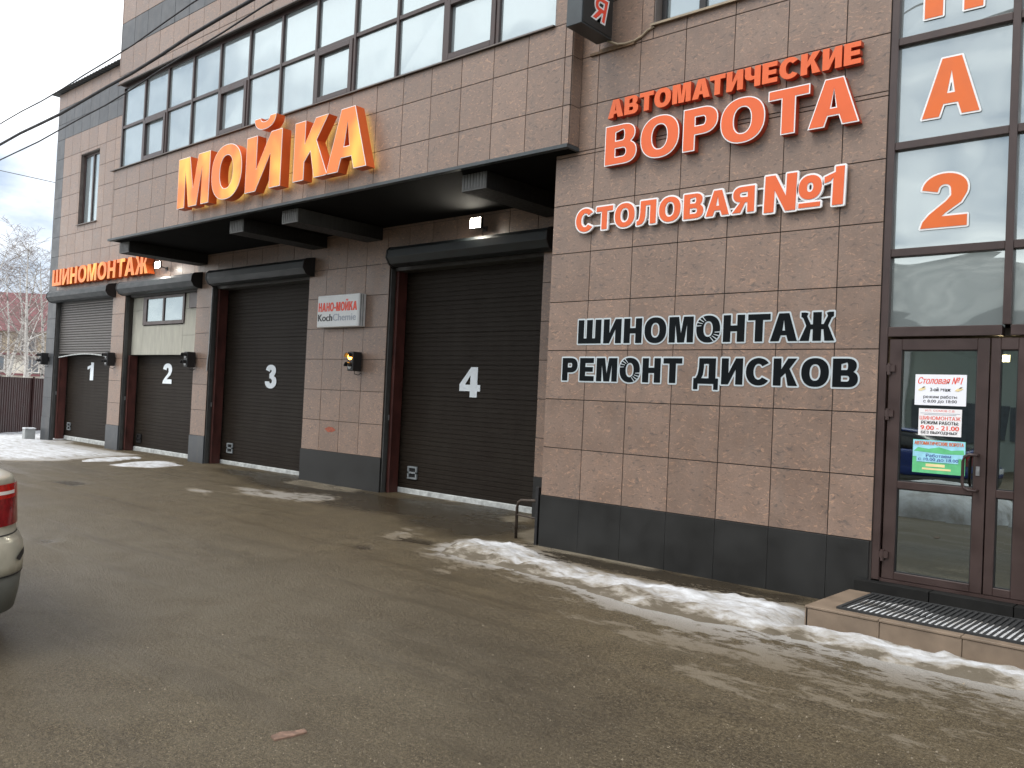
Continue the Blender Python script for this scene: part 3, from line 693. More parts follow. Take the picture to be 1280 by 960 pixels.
HOLE_R = (1.36, 3.16, 6.2, 8.0); HOLE_W = (-19.65, -18.36, 6.36, 8.44)
for r in subtract((0., 4.02, 0., 11.6), HOLE_R): B(r[0], r[1], .011, 12., r[2], r[3]).build('wall', 'backing', bld)
for r in subtract((-21.546, BXL-.004, 4.2, 10.58), HOLE_W): B(r[0], r[1], YW+.011, 11.8, r[2], r[3]).build('upper_wall', 'backing', bld)
for h, y in ((HOLE_R, .45), (HOLE_W, YW+.45)): B(h[0], h[1], y, y+.05, h[2], h[3]).build('blind_back', 'backing', bld)
clad(0., grid(0., 4.02, 0.), grid(.63, 4.875, .63), 'granite')
clad(0., grid(BXR+.002, 4.02, 0.), grid(4.875, 11.6, .63), 'granite', [HOLE_R])
clad(0., grid(7.12, 12., 0.), grid(.63, 11.6, .63), 'granite')
bxs = grid(BXL, BXR, -.37)
clad(YB, bxs, [4.925, 5.41, 6.01, 6.43], 'granite')
clad(YB, bxs, [8.34, 8.52, 9.10], 'granite'); clad(YB, bxs, [9.10, 9.69], 'slate_tile'); clad(YB, bxs, [9.69, 10.29, 10.89, 11.6], 'granite')
clad(YB, [.05, BXR], [6.43, 7.03, 7.63, 8.34], 'granite')
wmat = lambda r: 'slate_tile' if (r[1] < -20.9 or r[2] > 9.1) and r[3] < 10.2 else 'granite'
clad(YW, [-21.55]+grid(-20.95, -12.3, -20.95), [4.2, 4.33, 4.93, 5.53, 6.13, 6.73, 7.33, 7.93, 8.53, 9.13, 9.62, 10.11, 10.59], wmat, [HOLE_W])
clad(YW, grid(-12.3, -.01, -.64), [4.2, 4.83, 4.872], 'granite')
clad(YW, [-21.55, -20.9], grid(.63, 4.2, .63), 'slate_tile')
for xs in ([-16.95, -16.2], [-12.38, -11.7], [-7.85, -7.27, -6.65, -6.04, -5.36], [-1.7, -1.1, -.55, -.01]): clad(YW, xs, grid(.63, 4.2, .63), 'granite')
def tile_geo(w, h):
    g = .0048; c = .0015; t = .014; a, b = w/2-g, h/2-g
    v = [(-a, t, -b), (a, t, -b), (a, t, b), (-a, t, b), (-a, c, -b), (a, c, -b), (a, c, b), (-a, c, b), (-a+c, 0, -b+c), (a-c, 0, -b+c), (a-c, 0, b-c), (-a+c, 0, b-c)]
    f = [(8, 9, 10, 11)]+[(4+i, 4+(i+1) % 4, 8+(i+1) % 4, 8+i) for i in range(4)]+[(i, (i+1) % 4, 4+(i+1) % 4, 4+i) for i in range(4)]
    return v, f
def seen_area(r, y):
    x, z, w = project([(r[0], y, r[2]), (r[1], y, r[2]), (r[1], y, r[3]), (r[0], y, r[3])])
    if (w < .3).any() or x.max() < 0 or x.min() > 1280 or z.max() < 0 or z.min() > 960: return 0.
    x = np.clip(x, 0, 1280); z = np.clip(z, 0, 960)
    return abs(sum(x[i]*z[(i+1) % 4]-x[(i+1) % 4]*z[i] for i in range(4)))/2
TILES.sort(key=lambda t: -seen_area(t[0], t[1]))
shared = {}; rest = {}
for k, (r, y, mat) in enumerate(TILES):
    w, h = r[1]-r[0], r[3]-r[2]; cx, cz = (r[0]+r[1])/2, (r[2]+r[3])/2
    v, f = tile_geo(w, h)
    if k < 300 and seen_area(r, y) > 0:
        key = (round(w, 3), round(h, 3), mat)
        if key not in shared:
            q = MB(); q.v, q.f = v, f; shared[key] = q.mesh('tile', mat)
        o = link('tile', shared[key], bld, (cx, y+rnd.uniform(-.0012, .0012), cz))
        o.rotation_euler = (rnd.gauss(0, .0016), 0, rnd.gauss(0, .0016))
    else:
        q = rest.setdefault(mat, MB()); n0 = len(q.v); q.v += [(x+cx, yy+y, z+cz) for x, yy, z in v]; q.f += [tuple(i+n0 for i in ff) for ff in f]
for mat, q in rest.items():
    o = q.build('cladding', mat, bld); o['kind'] = 'stuff'
# returns of the bay and of the right block, one tile per course
for z0, z1 in ((4.93, 5.41), (5.41, 6.01), (6.01, 6.61), (6.61, 7.21), (7.21, 7.81), (7.81, 8.41), (8.41, 9.1), (9.1, 9.69), (9.69, 10.29)):
    B(BXR-.008, BXR+.006, YB+.016, -.002, z0+.004, z1-.004).build('return_tile', 'granite' if z0 != 9.1 else 'slate_tile', bld)
for k in range(8): B(-.006, .004, .018, YW, .63+.6*k+.004, min(4.87, 1.23+.6*k)-.004).build('return_tile', 'granite', bld)
# dark plinth panels
for k in range(7):
    a, b = .6*k+.0012, min(4.0, .6*k+.6)-.0012
    if b > a: B(a, b, -.006, .009, -.05, .626).build('plinth_panel', 'black_panel', bld, bevel=.002)
B(-.008, -.001, .0, 1.86, -.05, .626).build('plinth_panel', 'black_panel', bld)
for a, b in PIL[:4]:
    B(a-.01, b+.006, YW-.012, YW+.12, -.2, .628).build('plinth_panel', 'black_panel' if b-a > 1 else 'slate_tile', bld, bevel=.003)
B(-1.7, -.02, YW-.006, YW+.009, -.05, .626).build('plinth_panel', 'black_panel', bld)

# ---- bay window band
yb = -.10; X0, DX = -12.34, 1.0285; ZS, ZT, ZH = 6.47, 7.40, 8.32
MB().box(X0-.02, .05, yb, yb+.08, ZH-.05, ZH+.02).box(X0-.02, .05, yb, yb+.08, ZS-.03, ZS+.04).build('window_band', 'frame_brown', bld)
band = bld.children[-1]
mb = MB(); mb.prism_x([(YB-.045, 6.425), (YB-.045, 6.445), (yb, 6.465), (yb+.05, 6.465), (yb+.05, 6.433), (YB-.02, 6.433)], BXL-.12, .05); mb.build('window_sill', 'sill_metal', bld)
MB().box(BXL-.03, .06, YB-.03, YB+.012, 8.325, 8.345).build('head_flashing', 'sill_metal', bld)
B(BXL+.05, .05, yb+.085, yb+.099, ZS-.02, ZH).build('blind_back', 'backing', bld)
for k in range(13):
    x = X0+DX*k; B(x-.028, x+.028, yb-.012, yb+.078, ZS+.042, ZH-.052).build('mullion', 'frame_brown', band, bevel=.004)
for k in range(12):
    x = X0+DX*k; a, b = x+.03, x+DX-.03
    B(a, b, yb-.006, yb+.074, ZT-.032, ZT+.032).build('transom', 'frame_brown', band, bevel=.004)
    ty = rnd.uniform(-.0025, .0025); tz = rnd.uniform(-.002, .002)
    for z0, z1, lower in ((ZS+.04, ZT-.032, True), (ZT+.032, ZH-.05, False)):
        if lower and k % 3 == 1:
            s = MB(); w = .085
            s.box(a, a+w, yb-.03, yb+.05, z0, z1).box(b-w, b, yb-.03, yb+.05, z0, z1).box(a+w, b-w, yb-.03, yb+.05, z0, z0+w).box(a+w, b-w, yb-.03, yb+.05, z1-w, z1)
            s.build('sash', 'frame_brown', band, bevel=.006)
            aa, bb, zz0, zz1 = a+w, b-w, z0+w, z1-w
        else: aa, bb, zz0, zz1 = a, b, z0, z1
        p = MB().poly([(aa, yb+.03+rnd.uniform(-.002, .002), zz0), (bb, yb+.03+rnd.uniform(-.002, .002), zz0), (bb, yb+.03+rnd.uniform(-.002, .002), zz1), (aa, yb+.03+rnd.uniform(-.002, .002), zz1)])
        p.build('pane', 'film_glass', band)
# ---- window of the wing, window above the blade sign
def window(x0, x1, z0, z1, y, depth, cuts, frame='frame_brown', sill='sill_metal', sillx=.04):
    f = MB(); yf = y+depth
    f.box(x0-.003, x0+.012, y+.012, yf+.1, z0, z1).box(x1-.012, x1+.003, y+.012, yf+.1, z0, z1).box(x0+.012, x1-.012, y+.012, yf+.1, z1-.012, z1+.003)
    w = f.build('window', 'sill_metal', bld)
    fr = MB(); t = .06; a, b = x0+.014, x1-.014
    fr.box(a, a+t, yf, yf+.06, z0, z1-.014).box(b-t, b, yf, yf+.06, z0, z1-.014).box(a+t, b-t, yf, yf+.06, z0, z0+t).box(a+t, b-t, yf, yf+.06, z1-.014-t, z1-.014)
    fr.build('frame', frame, w, bevel=.004)
    xs = [a+t]+[a+c*(b-a) for c in cuts]+[b-t]
    for c in cuts: B(a+c*(b-a)-.04, a+c*(b-a)+.04, yf-.004, yf+.058, z0+t, z1-.014-t).build('mullion', frame, w, bevel=.004)
    for i in range(len(xs)-1):
        q = lambda: yf+.035+rnd.uniform(-.003, .003)
        MB().poly([(xs[i], q(), z0+t), (xs[i+1], q(), z0+t), (xs[i+1], q(), z1-t), (xs[i], q(), z1-t)]).build('pane', 'film_glass', w)
    MB().prism_x([(y-.05, z0-.035), (y-.05, z0-.01), (yf+.02, z0+.01), (yf+.02, z0-.02), (y-.03, z0-.022)], x0-sillx, x1+sillx).build('sill', sill, w)
    return w
window(*HOLE_W, YW, .11, [.5]); window(*HOLE_R, 0., .14, [.30, .62], 'black_plastic', 'sill_tan', .02)

# ---- garage doors
def panel_profile(h):
    p = [(.03, 0.), (.004, .002)]; n = 7
    for k in range(n):
        z = h*(k+.5)/n; p += [(.0, z-h/n*.42), (.0, z+h/n*.30), (.007, z+h/n*.36), (.007, z+h/n*.50)]
    p += [(.004, h-.006), (.03, h-.004)]
    return p
NUM = {0: ('1', -19.40, -18.98), 1: ('2', -14.72, -14.24), 2: ('3', -9.95, -9.50), 3: ('4', -3.83, -3.33)}
for i, (a, b) in enumerate(DOORS):
    top = 4.08 if i > 1 else 2.54
    d = B(a+.004, b-.004, 2.335, 2.36, .0, top).build('garage_door', 'backing', bld)
    nP = 7 if i > 1 else 4; hp = (top-.09)/nP
    q = MB().prism_x([(y, z) for y, z in panel_profile(hp)], a+.01, b-.01); me = q.mesh('panel', 'door_skin')
    bm = bmesh.new(); bm.from_mesh(me); bmesh.ops.recalc_face_normals(bm, faces=bm.faces); bm.to_mesh(me); bm.free()
    for k in range(nP): link('panel', me, d, (0, 2.3+rnd.uniform(-.003, .003), .09+k*hp))
    s = MB(); n = 30; s.prism_x([(2.285, -.03), (2.285, .075), (2.30, .09), (2.34, .09), (2.34, -.03)], a+.02, b-.02); s.build('bottom_seal', 'seal', d)
    ch, x0, x1 = NUM[i]; w, g = glyph(ch, .25)
    glyph_mesh(MB(), place(g, x0, (x1-x0)/w, 1.81, .52), 2.287, 2.294).build('number', 'number_white', d)
    vx = {0: -20.64, 1: -15.98, 2: -11.38, 3: -5.06}[i]
    v = MB(); z0 = .27 if i != 1 else .2
    v.box(vx, vx+.25, 2.268, 2.296, z0, z0+.03).box(vx, vx+.25, 2.268, 2.296, z0+.1, z0+.13).box(vx, vx+.25, 2.268, 2.296, z0+.2, z0+.23).box(vx, vx+.035, 2.268, 2.296, z0+.03, z0+.2).box(vx+.215, vx+.25, 2.268, 2.296, z0+.03, z0+.2)
    v.build('lift_handle', 'vent_grey' if i != 1 else 'black_plastic', d)
    B(vx+.035, vx+.215, 2.29, 2.2955, z0+.03, z0+.2).build('handle_recess', 'dark_hole', d)
    # steel post in the left reveal, door lintel, shutter housing
    ph = 4.1 if i > 1 else 2.52
    MB().box(a+.001, a+.05, 2.03, 2.27, -.02, ph).box(a+.05, a+.075, 2.03, 2.06, -.02, ph).build('door_post', 'red_steel', bld, bevel=.004)
    B(a+.002, a+.03, 1.90, 1.98, .0, 4.1).build('guide_rail', 'rail_metal', bld)
    B(a+.01, b-.01, 2.0, 2.5, 4.07, 4.195).build('lintel', 'rail_metal', bld)
    bx0, bx1 = ((-20.95, -16.78), (-16.15, -12.15), (-11.5, -7.68), (-5.15, -1.42))[i]
    prof = [(YW-.004, 4.47), (1.66, 4.43), (1.60, 4.37), (1.585, 4.24), (1.66, 4.13), (1.75, 4.10), (YW-.004, 4.10)]
    h = MB().prism_x(prof, bx0+.03, bx1-.03).build('shutter_box', 'box_metal', bld, bevel=.003)
    cp = [(1.725+(y-1.725)*1.06, 4.285+(z-4.285)*1.06) for y, z in prof]; cp = [(min(y, YW-.003), z) for y, z in cp]
    MB().prism_x(cp, bx0, bx0+.028).build('end_cap', 'black_plastic', h); MB().prism_x(cp, bx1-.028, bx1).build('end_cap', 'black_plastic', h)
# half lowered roller shutter of door 1
a, b = DOORS[0]
sh = MB().box(a+.05, a+.09, 1.99, 2.06, 2.45, 4.1).box(b-.06, b-.02, 1.99, 2.06, 2.45, 4.1).build('roller_shutter', 'rail_metal', bld)
prof = [(2.035, 0), (2.012, .004), (2.0, .018), (1.997, .036), (2.0, .054), (2.012, .068), (2.035, .072)]
me = MB().prism_x(prof, a+.092, b-.062).mesh('slat', 'slat_metal')
bm = bmesh.new(); bm.from_mesh(me); bmesh.ops.recalc_face_normals(bm, faces=bm.faces); bm.to_mesh(me); bm.free()
for k in range(21): link('slat', me, sh, (0, 0, 2.55+k*.0735))
mb = MB(); n = 16
pts = [(a+.10+(b-a-.17)*t/n, 1.99, 2.46+.10*math.sin(math.pi*t/n)) for t in range(n+1)]
mb.tube(pts, .018, 6); mb.build('end_bar', 'seal', sh)
# boarded upper part of door 2 with its small window
a, b = DOORS[1]
inf = B(a+.004, b-.004, 2.12, 2.15, 2.53, 4.069).build('infill_wall', 'backing', bld)
for x0, x1, z0, z1 in ((a+.01, -15.56, 2.54, 3.71), (a+.01, -15.56, 3.715, 4.06), (-15.555, -14.52, 2.54, 3.30), (-14.515, -13.42, 2.54, 3.30), (-13.415, b-.01, 2.54, 3.02), (-13.415, b-.01, 3.025, 3.68), (-13.33, -13.1, 3.685, 4.06)):
    B(x0, x1, 2.095, 2.118, z0, z1).build('board', 'infill_board', inf, bevel=.002)
B(-13.095, b-.01, 2.05, 2.118, 3.685, 4.06).build('vent_box', 'frame_brown', inf, bevel=.004)
fr = MB(); x0, x1, z0, z1 = -15.55, -13.34, 3.32, 4.06
fr.box(x0, x0+.2, 2.06, 2.1, z0, z1).box(x1-.09, x1, 2.06, 2.1, z0, z1).box(x0+.2, x1-.09, 2.06, 2.1, z0, z0+.09).box(x0+.2, x1-.09, 2.06, 2.1, z1-.07, z1).box(-14.47, -14.39, 2.062, 2.1, z0+.09, z1-.07)
fr.build('window_frame', 'frame_brown', inf, bevel=.004)
for q0, q1 in ((x0+.2, -14.47), (-14.39, x1-.09)): MB().poly([(q0, 2.085, z0+.09), (q1, 2.083, z0+.09), (q1, 2.088, z1-.07), (q0, 2.086, z1-.07)]).build('pane', 'small_glass', inf)

# ---- curtain wall and entrance
CX = [4.05, 5.07, 6.09, 7.09]; ZT_ = [2.60, 3.33, 4.335, 5.325, 6.33, 7.33, 8.33, 9.33, 10.4, 11.55]
cw = MB().box(4.022, 4.09, .01, .13, .28, 11.56).box(7.05, 7.118, .01, .13, .28, 11.56).build('curtain_wall', 'frame_brown', bld, bevel=.004)
for x in CX[1:3]: B(x-.032, x+.032, .012, .125, 2.64, 11.56).build('mullion', 'frame_brown', cw, bevel=.004)
for z in ZT_: 
    for i in range(3): B(CX[i]+(.041 if i == 0 else .033), CX[i+1]-(.041 if i == 2 else .033), .016, .12, z-(.055 if z == 2.6 else .036), z+.036).build('transom', 'frame_brown', cw, bevel=.004)
for i in range(3):
    for j in range(len(ZT_)-1):
        q = lambda: .07+rnd.uniform(-.003, .003)
        x0, x1, z0, z1 = CX[i]+.02, CX[i+1]-.02, ZT_[j]+.02, ZT_[j+1]-.02
        MB().poly([(x0, q(), z0), (x1, q(), z0), (x1, q(), z1), (x0, q(), z1)]).build('pane', 'curtain_glass', cw)
for ch, zb, zt, x0, x1 in (('Н', 5.50, 6.10, 4.30, 4.79), ('А', 4.56, 5.09, 4.31, 4.79), ('2', 3.54, 4.03, 4.33, 4.72)):
    w, g = glyph(ch, .235); gg = place(g, x0, (x1-x0)/w, zb, zt-zb)
    o = glyph_mesh(MB(), grown(gg, .016), .055, .0575).build('film_letter_edge', 'white_paint', cw)
    glyph_mesh(MB(), gg, .0515, .054).build('film_letter', 'orange_film', cw)
# lobby behind the door
MB().box(4.09, 7.05, 2.9, 3.0, .2, 2.62).box(4.03, 4.085, .14, 3.0, .2, 2.62).box(7.055, 7.11, .14, 3., .2, 2.62).box(4.09, 7.05, .14, 3., 2.55, 2.62).box(4.02, 7.12, .1, 3., .15, .2795).build('lobby', 'lobby_wall', bld)
def leaf(x0, x1, sx0, sx1, first):
    f = MB(); z0, z1, zm = .30, 2.525, 1.175
    f.box(x0, sx0, .035, .10, z0, z1).box(sx1, x1, .035, .10, z0, z1)
    for a_, b_ in ((z0, .37), (zm-.035, zm+.035), (2.42, z1)): f.box(sx0, sx1, .035, .10, a_, b_)
    d = f.build('entrance_door', 'frame_brown', bld, bevel=.005)
    for a_, b_ in ((.37, zm-.035), (zm+.035, 2.42)):
        MB().poly([(sx0-.004, .068, a_-.004), (sx1+.004, .0675, a_-.004), (sx1+.004, .0685, b_+.004), (sx0-.004, .068, b_+.004)]).build('pane', 'door_glass', d)
        g = MB()
        g.box(sx0, sx0+.008, .05, .066, a_, b_).box(sx1-.008, sx1, .05, .066, a_, b_).box(sx0+.008, sx1-.008, .05, .066, a_, a_+.008).box(sx0+.008, sx1-.008, .05, .066, b_-.008, b_); g.build('gasket', 'black_plastic', d)
    return d
d1 = leaf(4.105, 4.945, 4.215, 4.848, True); d2 = leaf(4.955, 5.80, 5.03, 5.165, False)
# the second leaf is a narrow glazed leaf followed by a fixed panel
B(5.80, 7.05, .04, .1, .3, 2.525).build('fixed_panel', 'frame_brown', bld, bevel=.004)
for z in (2.25, 1.83, .52):
    MB().box(4.075, 4.165, .012, .034, z-.03, z+.03).tube([(4.112, .018, z-.06), (4.112, .018, z+.045)], .016, 8).build('hinge', 'frame_brown', d1)
hp_ = [(4.885, .03, 1.50), (4.885, -.045, 1.50), (4.83, -.05, 1.50), (4.795, -.05, 1.48), (4.785, -.05, 1.44), (4.785, -.05, 1.25), (4.795, -.05, 1.21), (4.83, -.05, 1.19), (4.885, -.045, 1.19), (4.885, .03, 1.19)]
MB().tube(hp_, .0135, 10).build('handle', 'frame_brown', d1, smooth=True)
MB().tube([(4.885, .034, 1.36), (4.885, .015, 1.36)], .014, 10).box(4.87, 4.9, .026, .034, 1.32, 1.40).build('lock', 'rim_alloy', d1)
MB().box(4.09, 7.05, .03, .1, .27, .298).build('threshold', 'frame_brown', bld)
# small things fixed to the building
for k in range(5): B(3.905+k*.66, 3.905+k*.66+.652, -.10, .099, .165, .268).build('riser_tile', 'step_dark', bld, bevel=.003)

for a, b in PIL[:4]: B(b-.003, b+.03, 1.965, 2.01, 1.32, 1.42).build('switch_box', 'lens_grey', bld, bevel=.004)
q0 = CAM+ray(412, 537)*((YW-.004-CAM[1])/ray(412, 537)[1])
MB().prism_y([(q0[0]-.17, q0[2]+.01), (q0[0]-.05, q0[2]-.05), (q0[0]+.08, q0[2]-.045), (q0[0]+.19, q0[2]+.0), (q0[0]+.1, q0[2]+.05), (q0[0]-.03, q0[2]+.055)], YW-.004, YW-.0025).build('paint_mark', 'paint_smear', bld)

# ------------------------------------------------------------------ entrance step and grating
st = thing('entrance_step', 'low tan tiled step in front of the glass entrance door', 'step', (5.5, -.6, 0))
B(3.90, 7.5, -1.10, -.104, -.05, .158).build('step_core', 'step_tile', st, bevel=.006)
for k in range(6): B(3.88+k*.605, 3.88+k*.605+.60, -1.122, -1.102, -.05, .150).build('front_tile', 'step_tile', st, bevel=.003)
B(3.872, 3.897, -1.122, -.12, -.05, .150).build('side_tile', 'step_tile', st, bevel=.003)
for k in range(6): B(3.872+k*.605, 3.872+k*.605+.60, -1.13, -.108, .153, .172).build('tread_tile', 'step_tile', st, bevel=.003)
gr = thing('foot_grating', 'black ribbed foot grating with packed snow on the entrance step', 'doormat', (5.6, -.6, .172))
MB().box(4.10, 7.2, -1.03, -1.0, .170, .190).box(4.10, 7.2, -.20, -.17, .170, .190).box(4.10, 4.13, -1.0, -.2, .170, .190).box(7.17, 7.2, -1.0, -.2, .170, .190).build('frame', 'mat_rubber', gr)
B(4.13, 7.17, -1.0, -.2, .1725, .176).build('base_sheet', 'mat_rubber', gr)
me = B(-.011, .011, -1.0, -.2, .174, .189).mesh('rib', 'mat_rubber')
for k in range(66): link('rib', me, gr, (4.155+k*.0455, 0, 0))
gx, gy = np.meshgrid(np.arange(4.14, 7.16, .02), np.arange(-1.0, -.2, .02), indexing='ij')
dens = (fbm(gx*1.6, gy*4., 5)-.5)*1.6+np.clip((-gy-.46)*1.7, -.5, .8); hz = np.clip(dens*.022, -.004, .0095)
idx = np.arange(gx.size).reshape(gx.shape); ff = np.stack([idx[:-1, :-1], idx[1:, :-1], idx[1:, 1:], idx[:-1, 1:]], 2).reshape(-1, 4); ff = ff[(hz.ravel()[ff] > -.001).any(1)]
me = bpy.data.meshes.new('packed_snow'); np_mesh(me, np.stack([gx, gy, .1755+hz], 2).reshape(-1, 3), ff); np_attr(me, 'dirt', np.full(gx.size, .12)); me.materials.append(M['snow'])
o = link('packed_snow', me, gr); o['kind'] = 'stuff'

# ------------------------------------------------------------------ signs
def channel_sign(name, label, text, x0, x1, z0, z1, yf, yb_, s, face, side, trim=None, tw=.0, gap=.09, shear=0., led=None, base=None):
    t = thing(name, label, 'sign', ((x0+x1)/2, yb_, z0))
    lets = text if isinstance(text, list) else layout(text, x0, x1, z0, z1, s, gap, shear, KERN)
    for ch, g, sx in lets:
        if trim:
            o = glyph_mesh(MB(), g, yf+.006, yb_).build('letter', side, t)
            glyph_mesh(MB(), g, yf, yf+.006, .0015).build('trim', trim, o)
            glyph_mesh(MB(), g, yf-.003, yf+.002, -tw).build('face', face, o)
        else:
            o = glyph_mesh(MB(), g, yf+.004, yb_).build('letter', side, t)
            glyph_mesh(MB(), g, yf, yf+.004, -.0005).build('face', face, o)
        if led: glyph_mesh(MB(), g, yb_+.004, yb_+.012, -.035).build('back_light', led, o)
    return t
mo = []
for ch, x0, x1 in (('М', -8.97, -7.80), ('О', -7.72, -6.70), ('Й', -6.56, -5.49), ('К', -5.12, -4.20), ('А', -4.23, -3.25)):
    w, g = glyph(ch, .235 if ch != 'К' else .25); mo.append((ch, place(g, x0, (x1-x0)/w, 5.14, .955), 1))
channel_sign('car_wash_sign', 'large backlit orange МОЙКА channel letters on the bay below the windows', mo, -8.97, -3.25, 5.14, 6.1, -.44, -.27, .23, 'orange_lit', 'orange_lit_side', 'paper_warm', .009, led='led_yellow')
channel_sign('tyre_service_sign', 'orange ШИНОМОНТАЖ channel letters above the first two garage doors', 'ШИНОМОНТАЖ', -20.75, -14.55, 4.58, 5.06, 1.66, YW-.02, .225, 'orange_lit', 'orange_lit_side', None, 0., .10)
channel_sign('automatic_sign', 'small orange АВТОМАТИЧЕСКИЕ letters at the top of the right wall', 'АВТОМАТИЧЕСКИЕ', .83, 3.78, 5.17, 5.385, -.085, -.012, .27, 'orange_face', 'orange_side', None, 0., .075)
channel_sign('gates_sign', 'large orange ВОРОТА letters with pale edges on the right wall', 'ВОРОТА', .82, 3.79, 4.60, 5.07, -.10, -.012, .255, 'orange_face', 'orange_side', 'paper_warm', .010, .085)
lets = layout('СТОЛОВАЯ', .41, 2.73, 3.865, 4.135, .235, .14, 0., KERN)+layout('No1', 2.84, 3.65, 3.83, 4.205, .25, .06, .02)
t = thing('canteen_sign', 'orange СТОЛОВАЯ №1 letters with white edges on two thin rails', 'sign', (2., 0, 3.85))
for ch, g, sx in lets:
    o = glyph_mesh(MB(), grown(g, .019), -.060, -.034).build('letter', 'white_paint', t); glyph_mesh(MB(), g, -.066, -.058).build('face', 'orange_face', o)
for z, x0 in ((3.915, .50), (4.09, .6)):
    B(x0, 3.66, -.030, -.012, z, z+.016).build('rail', 'white_metal', t)
for x in (.9, 1.8, 2.7, 3.4):
    B(x, x+.02, -.028, -.001, 4.086, 4.09).build('bracket', 'white_metal', t)
def vinyl(name, label, text, x0, x1, z0, z1, treads):
    t = thing(name, label, 'sign', ((x0+x1)/2, 0, z0)); n = 0
    for ch, g, sx in layout(text, x0, x1, z0, z1, .26, .105, 0., KERN):
        e = glyph_mesh(MB(), grown(g, .0165), -.0052, -.0022).build('outline', 'grey_vinyl', t)
        glyph_mesh(MB(), g, -.0085, -.0058, -.001).build('letter', 'black_vinyl', t)
        if ch == 'О':
            n += 1
            if n in treads:
                c = g[0][0]; cx = sum(p[0] for p in c)/len(c); cz = sum(p[1] for p in c)/len(c); rx = (max(p[0] for p in c)-min(p[0] for p in c))/2; rz = (z1-z0)/2*1.03
                for a0 in (112, 128, 144, 160, -20, -36, -52, -68):
                    a = R(a0); pts = []
                    for k, w in ((.62, .035), (1.04, .035)):
                        for sg in (-1, 1): pts.append((cx+rx*k*math.cos(a+sg*w+(.12 if k > .8 else -.06)), cz+rz*k*math.sin(a+sg*w+(.12 if k > .8 else -.06))))
                    pts = [pts[0], pts[1], pts[3], pts[2]]
                    MB().prism_y(pts, -.0108, -.0088).build('tread_mark', 'grey_vinyl', t)
vinyl('tyre_vinyl_sign', 'flat black ШИНОМОНТАЖ lettering with grey outline on right wall', 'ШИНОМОНТАЖ', .475, 3.60, 2.512, 2.798, (2,))
vinyl('rim_repair_sign', 'flat black РЕМОНТ ДИСКОВ lettering with grey outline below tyre lettering', 'РЕМОНТ ДИСКОВ', .255, 3.84, 2.062, 2.340, (1,))
# light box
t = thing('nano_wash_sign', 'white light box reading НАНО-МОЙКА on the pillar by door three', 'sign', (-6.7, 1.8, 3.0))
B(-7.29, -5.99, 1.70, YW-.002, 3.04, 3.66).build('box', 'white_metal', t, bevel=.012)
B(-7.265, -6.015, 1.694, 1.702, 3.065, 3.635).build('front_panel', 'lightbox_white', t, bevel=.002)
for k in range(2): B(-5.992, -5.983, 1.735+k*.05, 1.750+k*.05, 3.05, 3.65).build('side_groove', 'vent_grey', t)
for ch, g, sx in layout('НАНО-МОЙКА', -7.24, -6.04, 3.345, 3.515, .24, .10, 0., KERN): glyph_mesh(MB(), g, 1.689, 1.6935).build('letter', 'red_print', t)
print_line('Koch', -7.24, -6.79, 3.225, .135, 1.692, 'black_print', t, bold=4); print_line('Chemie', -6.765, -6.06, 3.225, .135, 1.692, 'grey_print', t, bold=3)
# blade sign
t = thing('blade_sign', 'dark projecting blade sign with one red letter at the top edge', 'sign', (.75, -.1, 6.1))
B(.63, .85, -.70, -.10, 6.10, 7.6).build('box', 'trim_metal', t, bevel=.006)
MB().box(.852, .858, -.68, -.12, 6.12, 7.58).build('side_panel', 'black_panel', t)
w, g = glyph('Я', .17)
gg = place(g, -.50, .22/w, 6.235, .27, .22)
for off, x0, x1, mt in ((.022, .8585, .8605, 'white_metal'), (0., .861, .863, 'red_print')):
    q = glyph_mesh(MB(), gg, 0, 1, off); q.v = [(x1 if yy == 0 else x0, x, z) for x, yy, z in q.v]; q.build('letter', mt, t)
MB().box(.48, 1.12, -.03, -.001, 6.02, 6.05).box(.62, .98, -.02, -.001, 6.05, 6.075).build('bracket', 'bracket_rust', t)
MB().tube([(.80, -.12, 6.10), (.90, -.05, 6.06), (1.0, -.03, 6.05), (1.12, -.02, 6.06), (1.22, -.02, 6.09), (1.3, -.02, 6.14), (1.38, -.02, 6.16)], .014, 8).build('cable', 'sill_tan', t, smooth=True)

# ------------------------------------------------------------------ door notices
def notice(name, label, x0, x1, z0, z1, mat, tilt=0.):
    t = thing(name, label, 'notice', ((x0+x1)/2, .065, z0)); B(x0, x1, .0625, .0655, z0, z1).build('sheet', mat, t); return t
t = notice('canteen_notice', 'white notice with red handwriting, topmost on the entrance door', 4.335, 4.765, 1.92, 2.20, 'paper')
print_line('Столовая №1', 4.36, 4.735, 2.145, .062, .0615, 'red_print', t, bold=2, shear=.35); print_line('2-ой этаж', 4.465, 4.635, 2.065, .034, .0615, 'black_print', t, bold=3)
print_line('режим работы', 4.41, 4.69, 1.995, .036, .0615, 'black_print', t, bold=2); print_line('с 8:00 до 18:00', 4.41, 4.69, 1.955, .032, .0615, 'black_print', t, bold=2)
for x in (4.36, 4.67): MB().prism_y([(x, 2.055), (x+.03, 2.05), (x+.07, 2.07), (x+.055, 2.08), (x+.02, 2.075)], .060, .0622).build('picture', 'paper_yellow', t); MB().prism_y([(x+.03, 2.072), (x+.05, 2.078), (x+.065, 2.09), (x+.045, 2.088)], .0585, .0598).build('picture', 'bracket_rust', t)
t = notice('tyre_hours_notice', 'white notice with opening hours in red and black, middle of door', 4.375, 4.735, 1.645, 1.89, 'paper_warm')
print_line('И.П. СОМОВ С.В.', 4.43, 4.68, 1.872, .018, .0615, 'red_print', t, bold=1); print_line('ШИНОМОНТАЖ', 4.385, 4.725, 1.805, .034, .0615, 'red_print', t, bold=2)
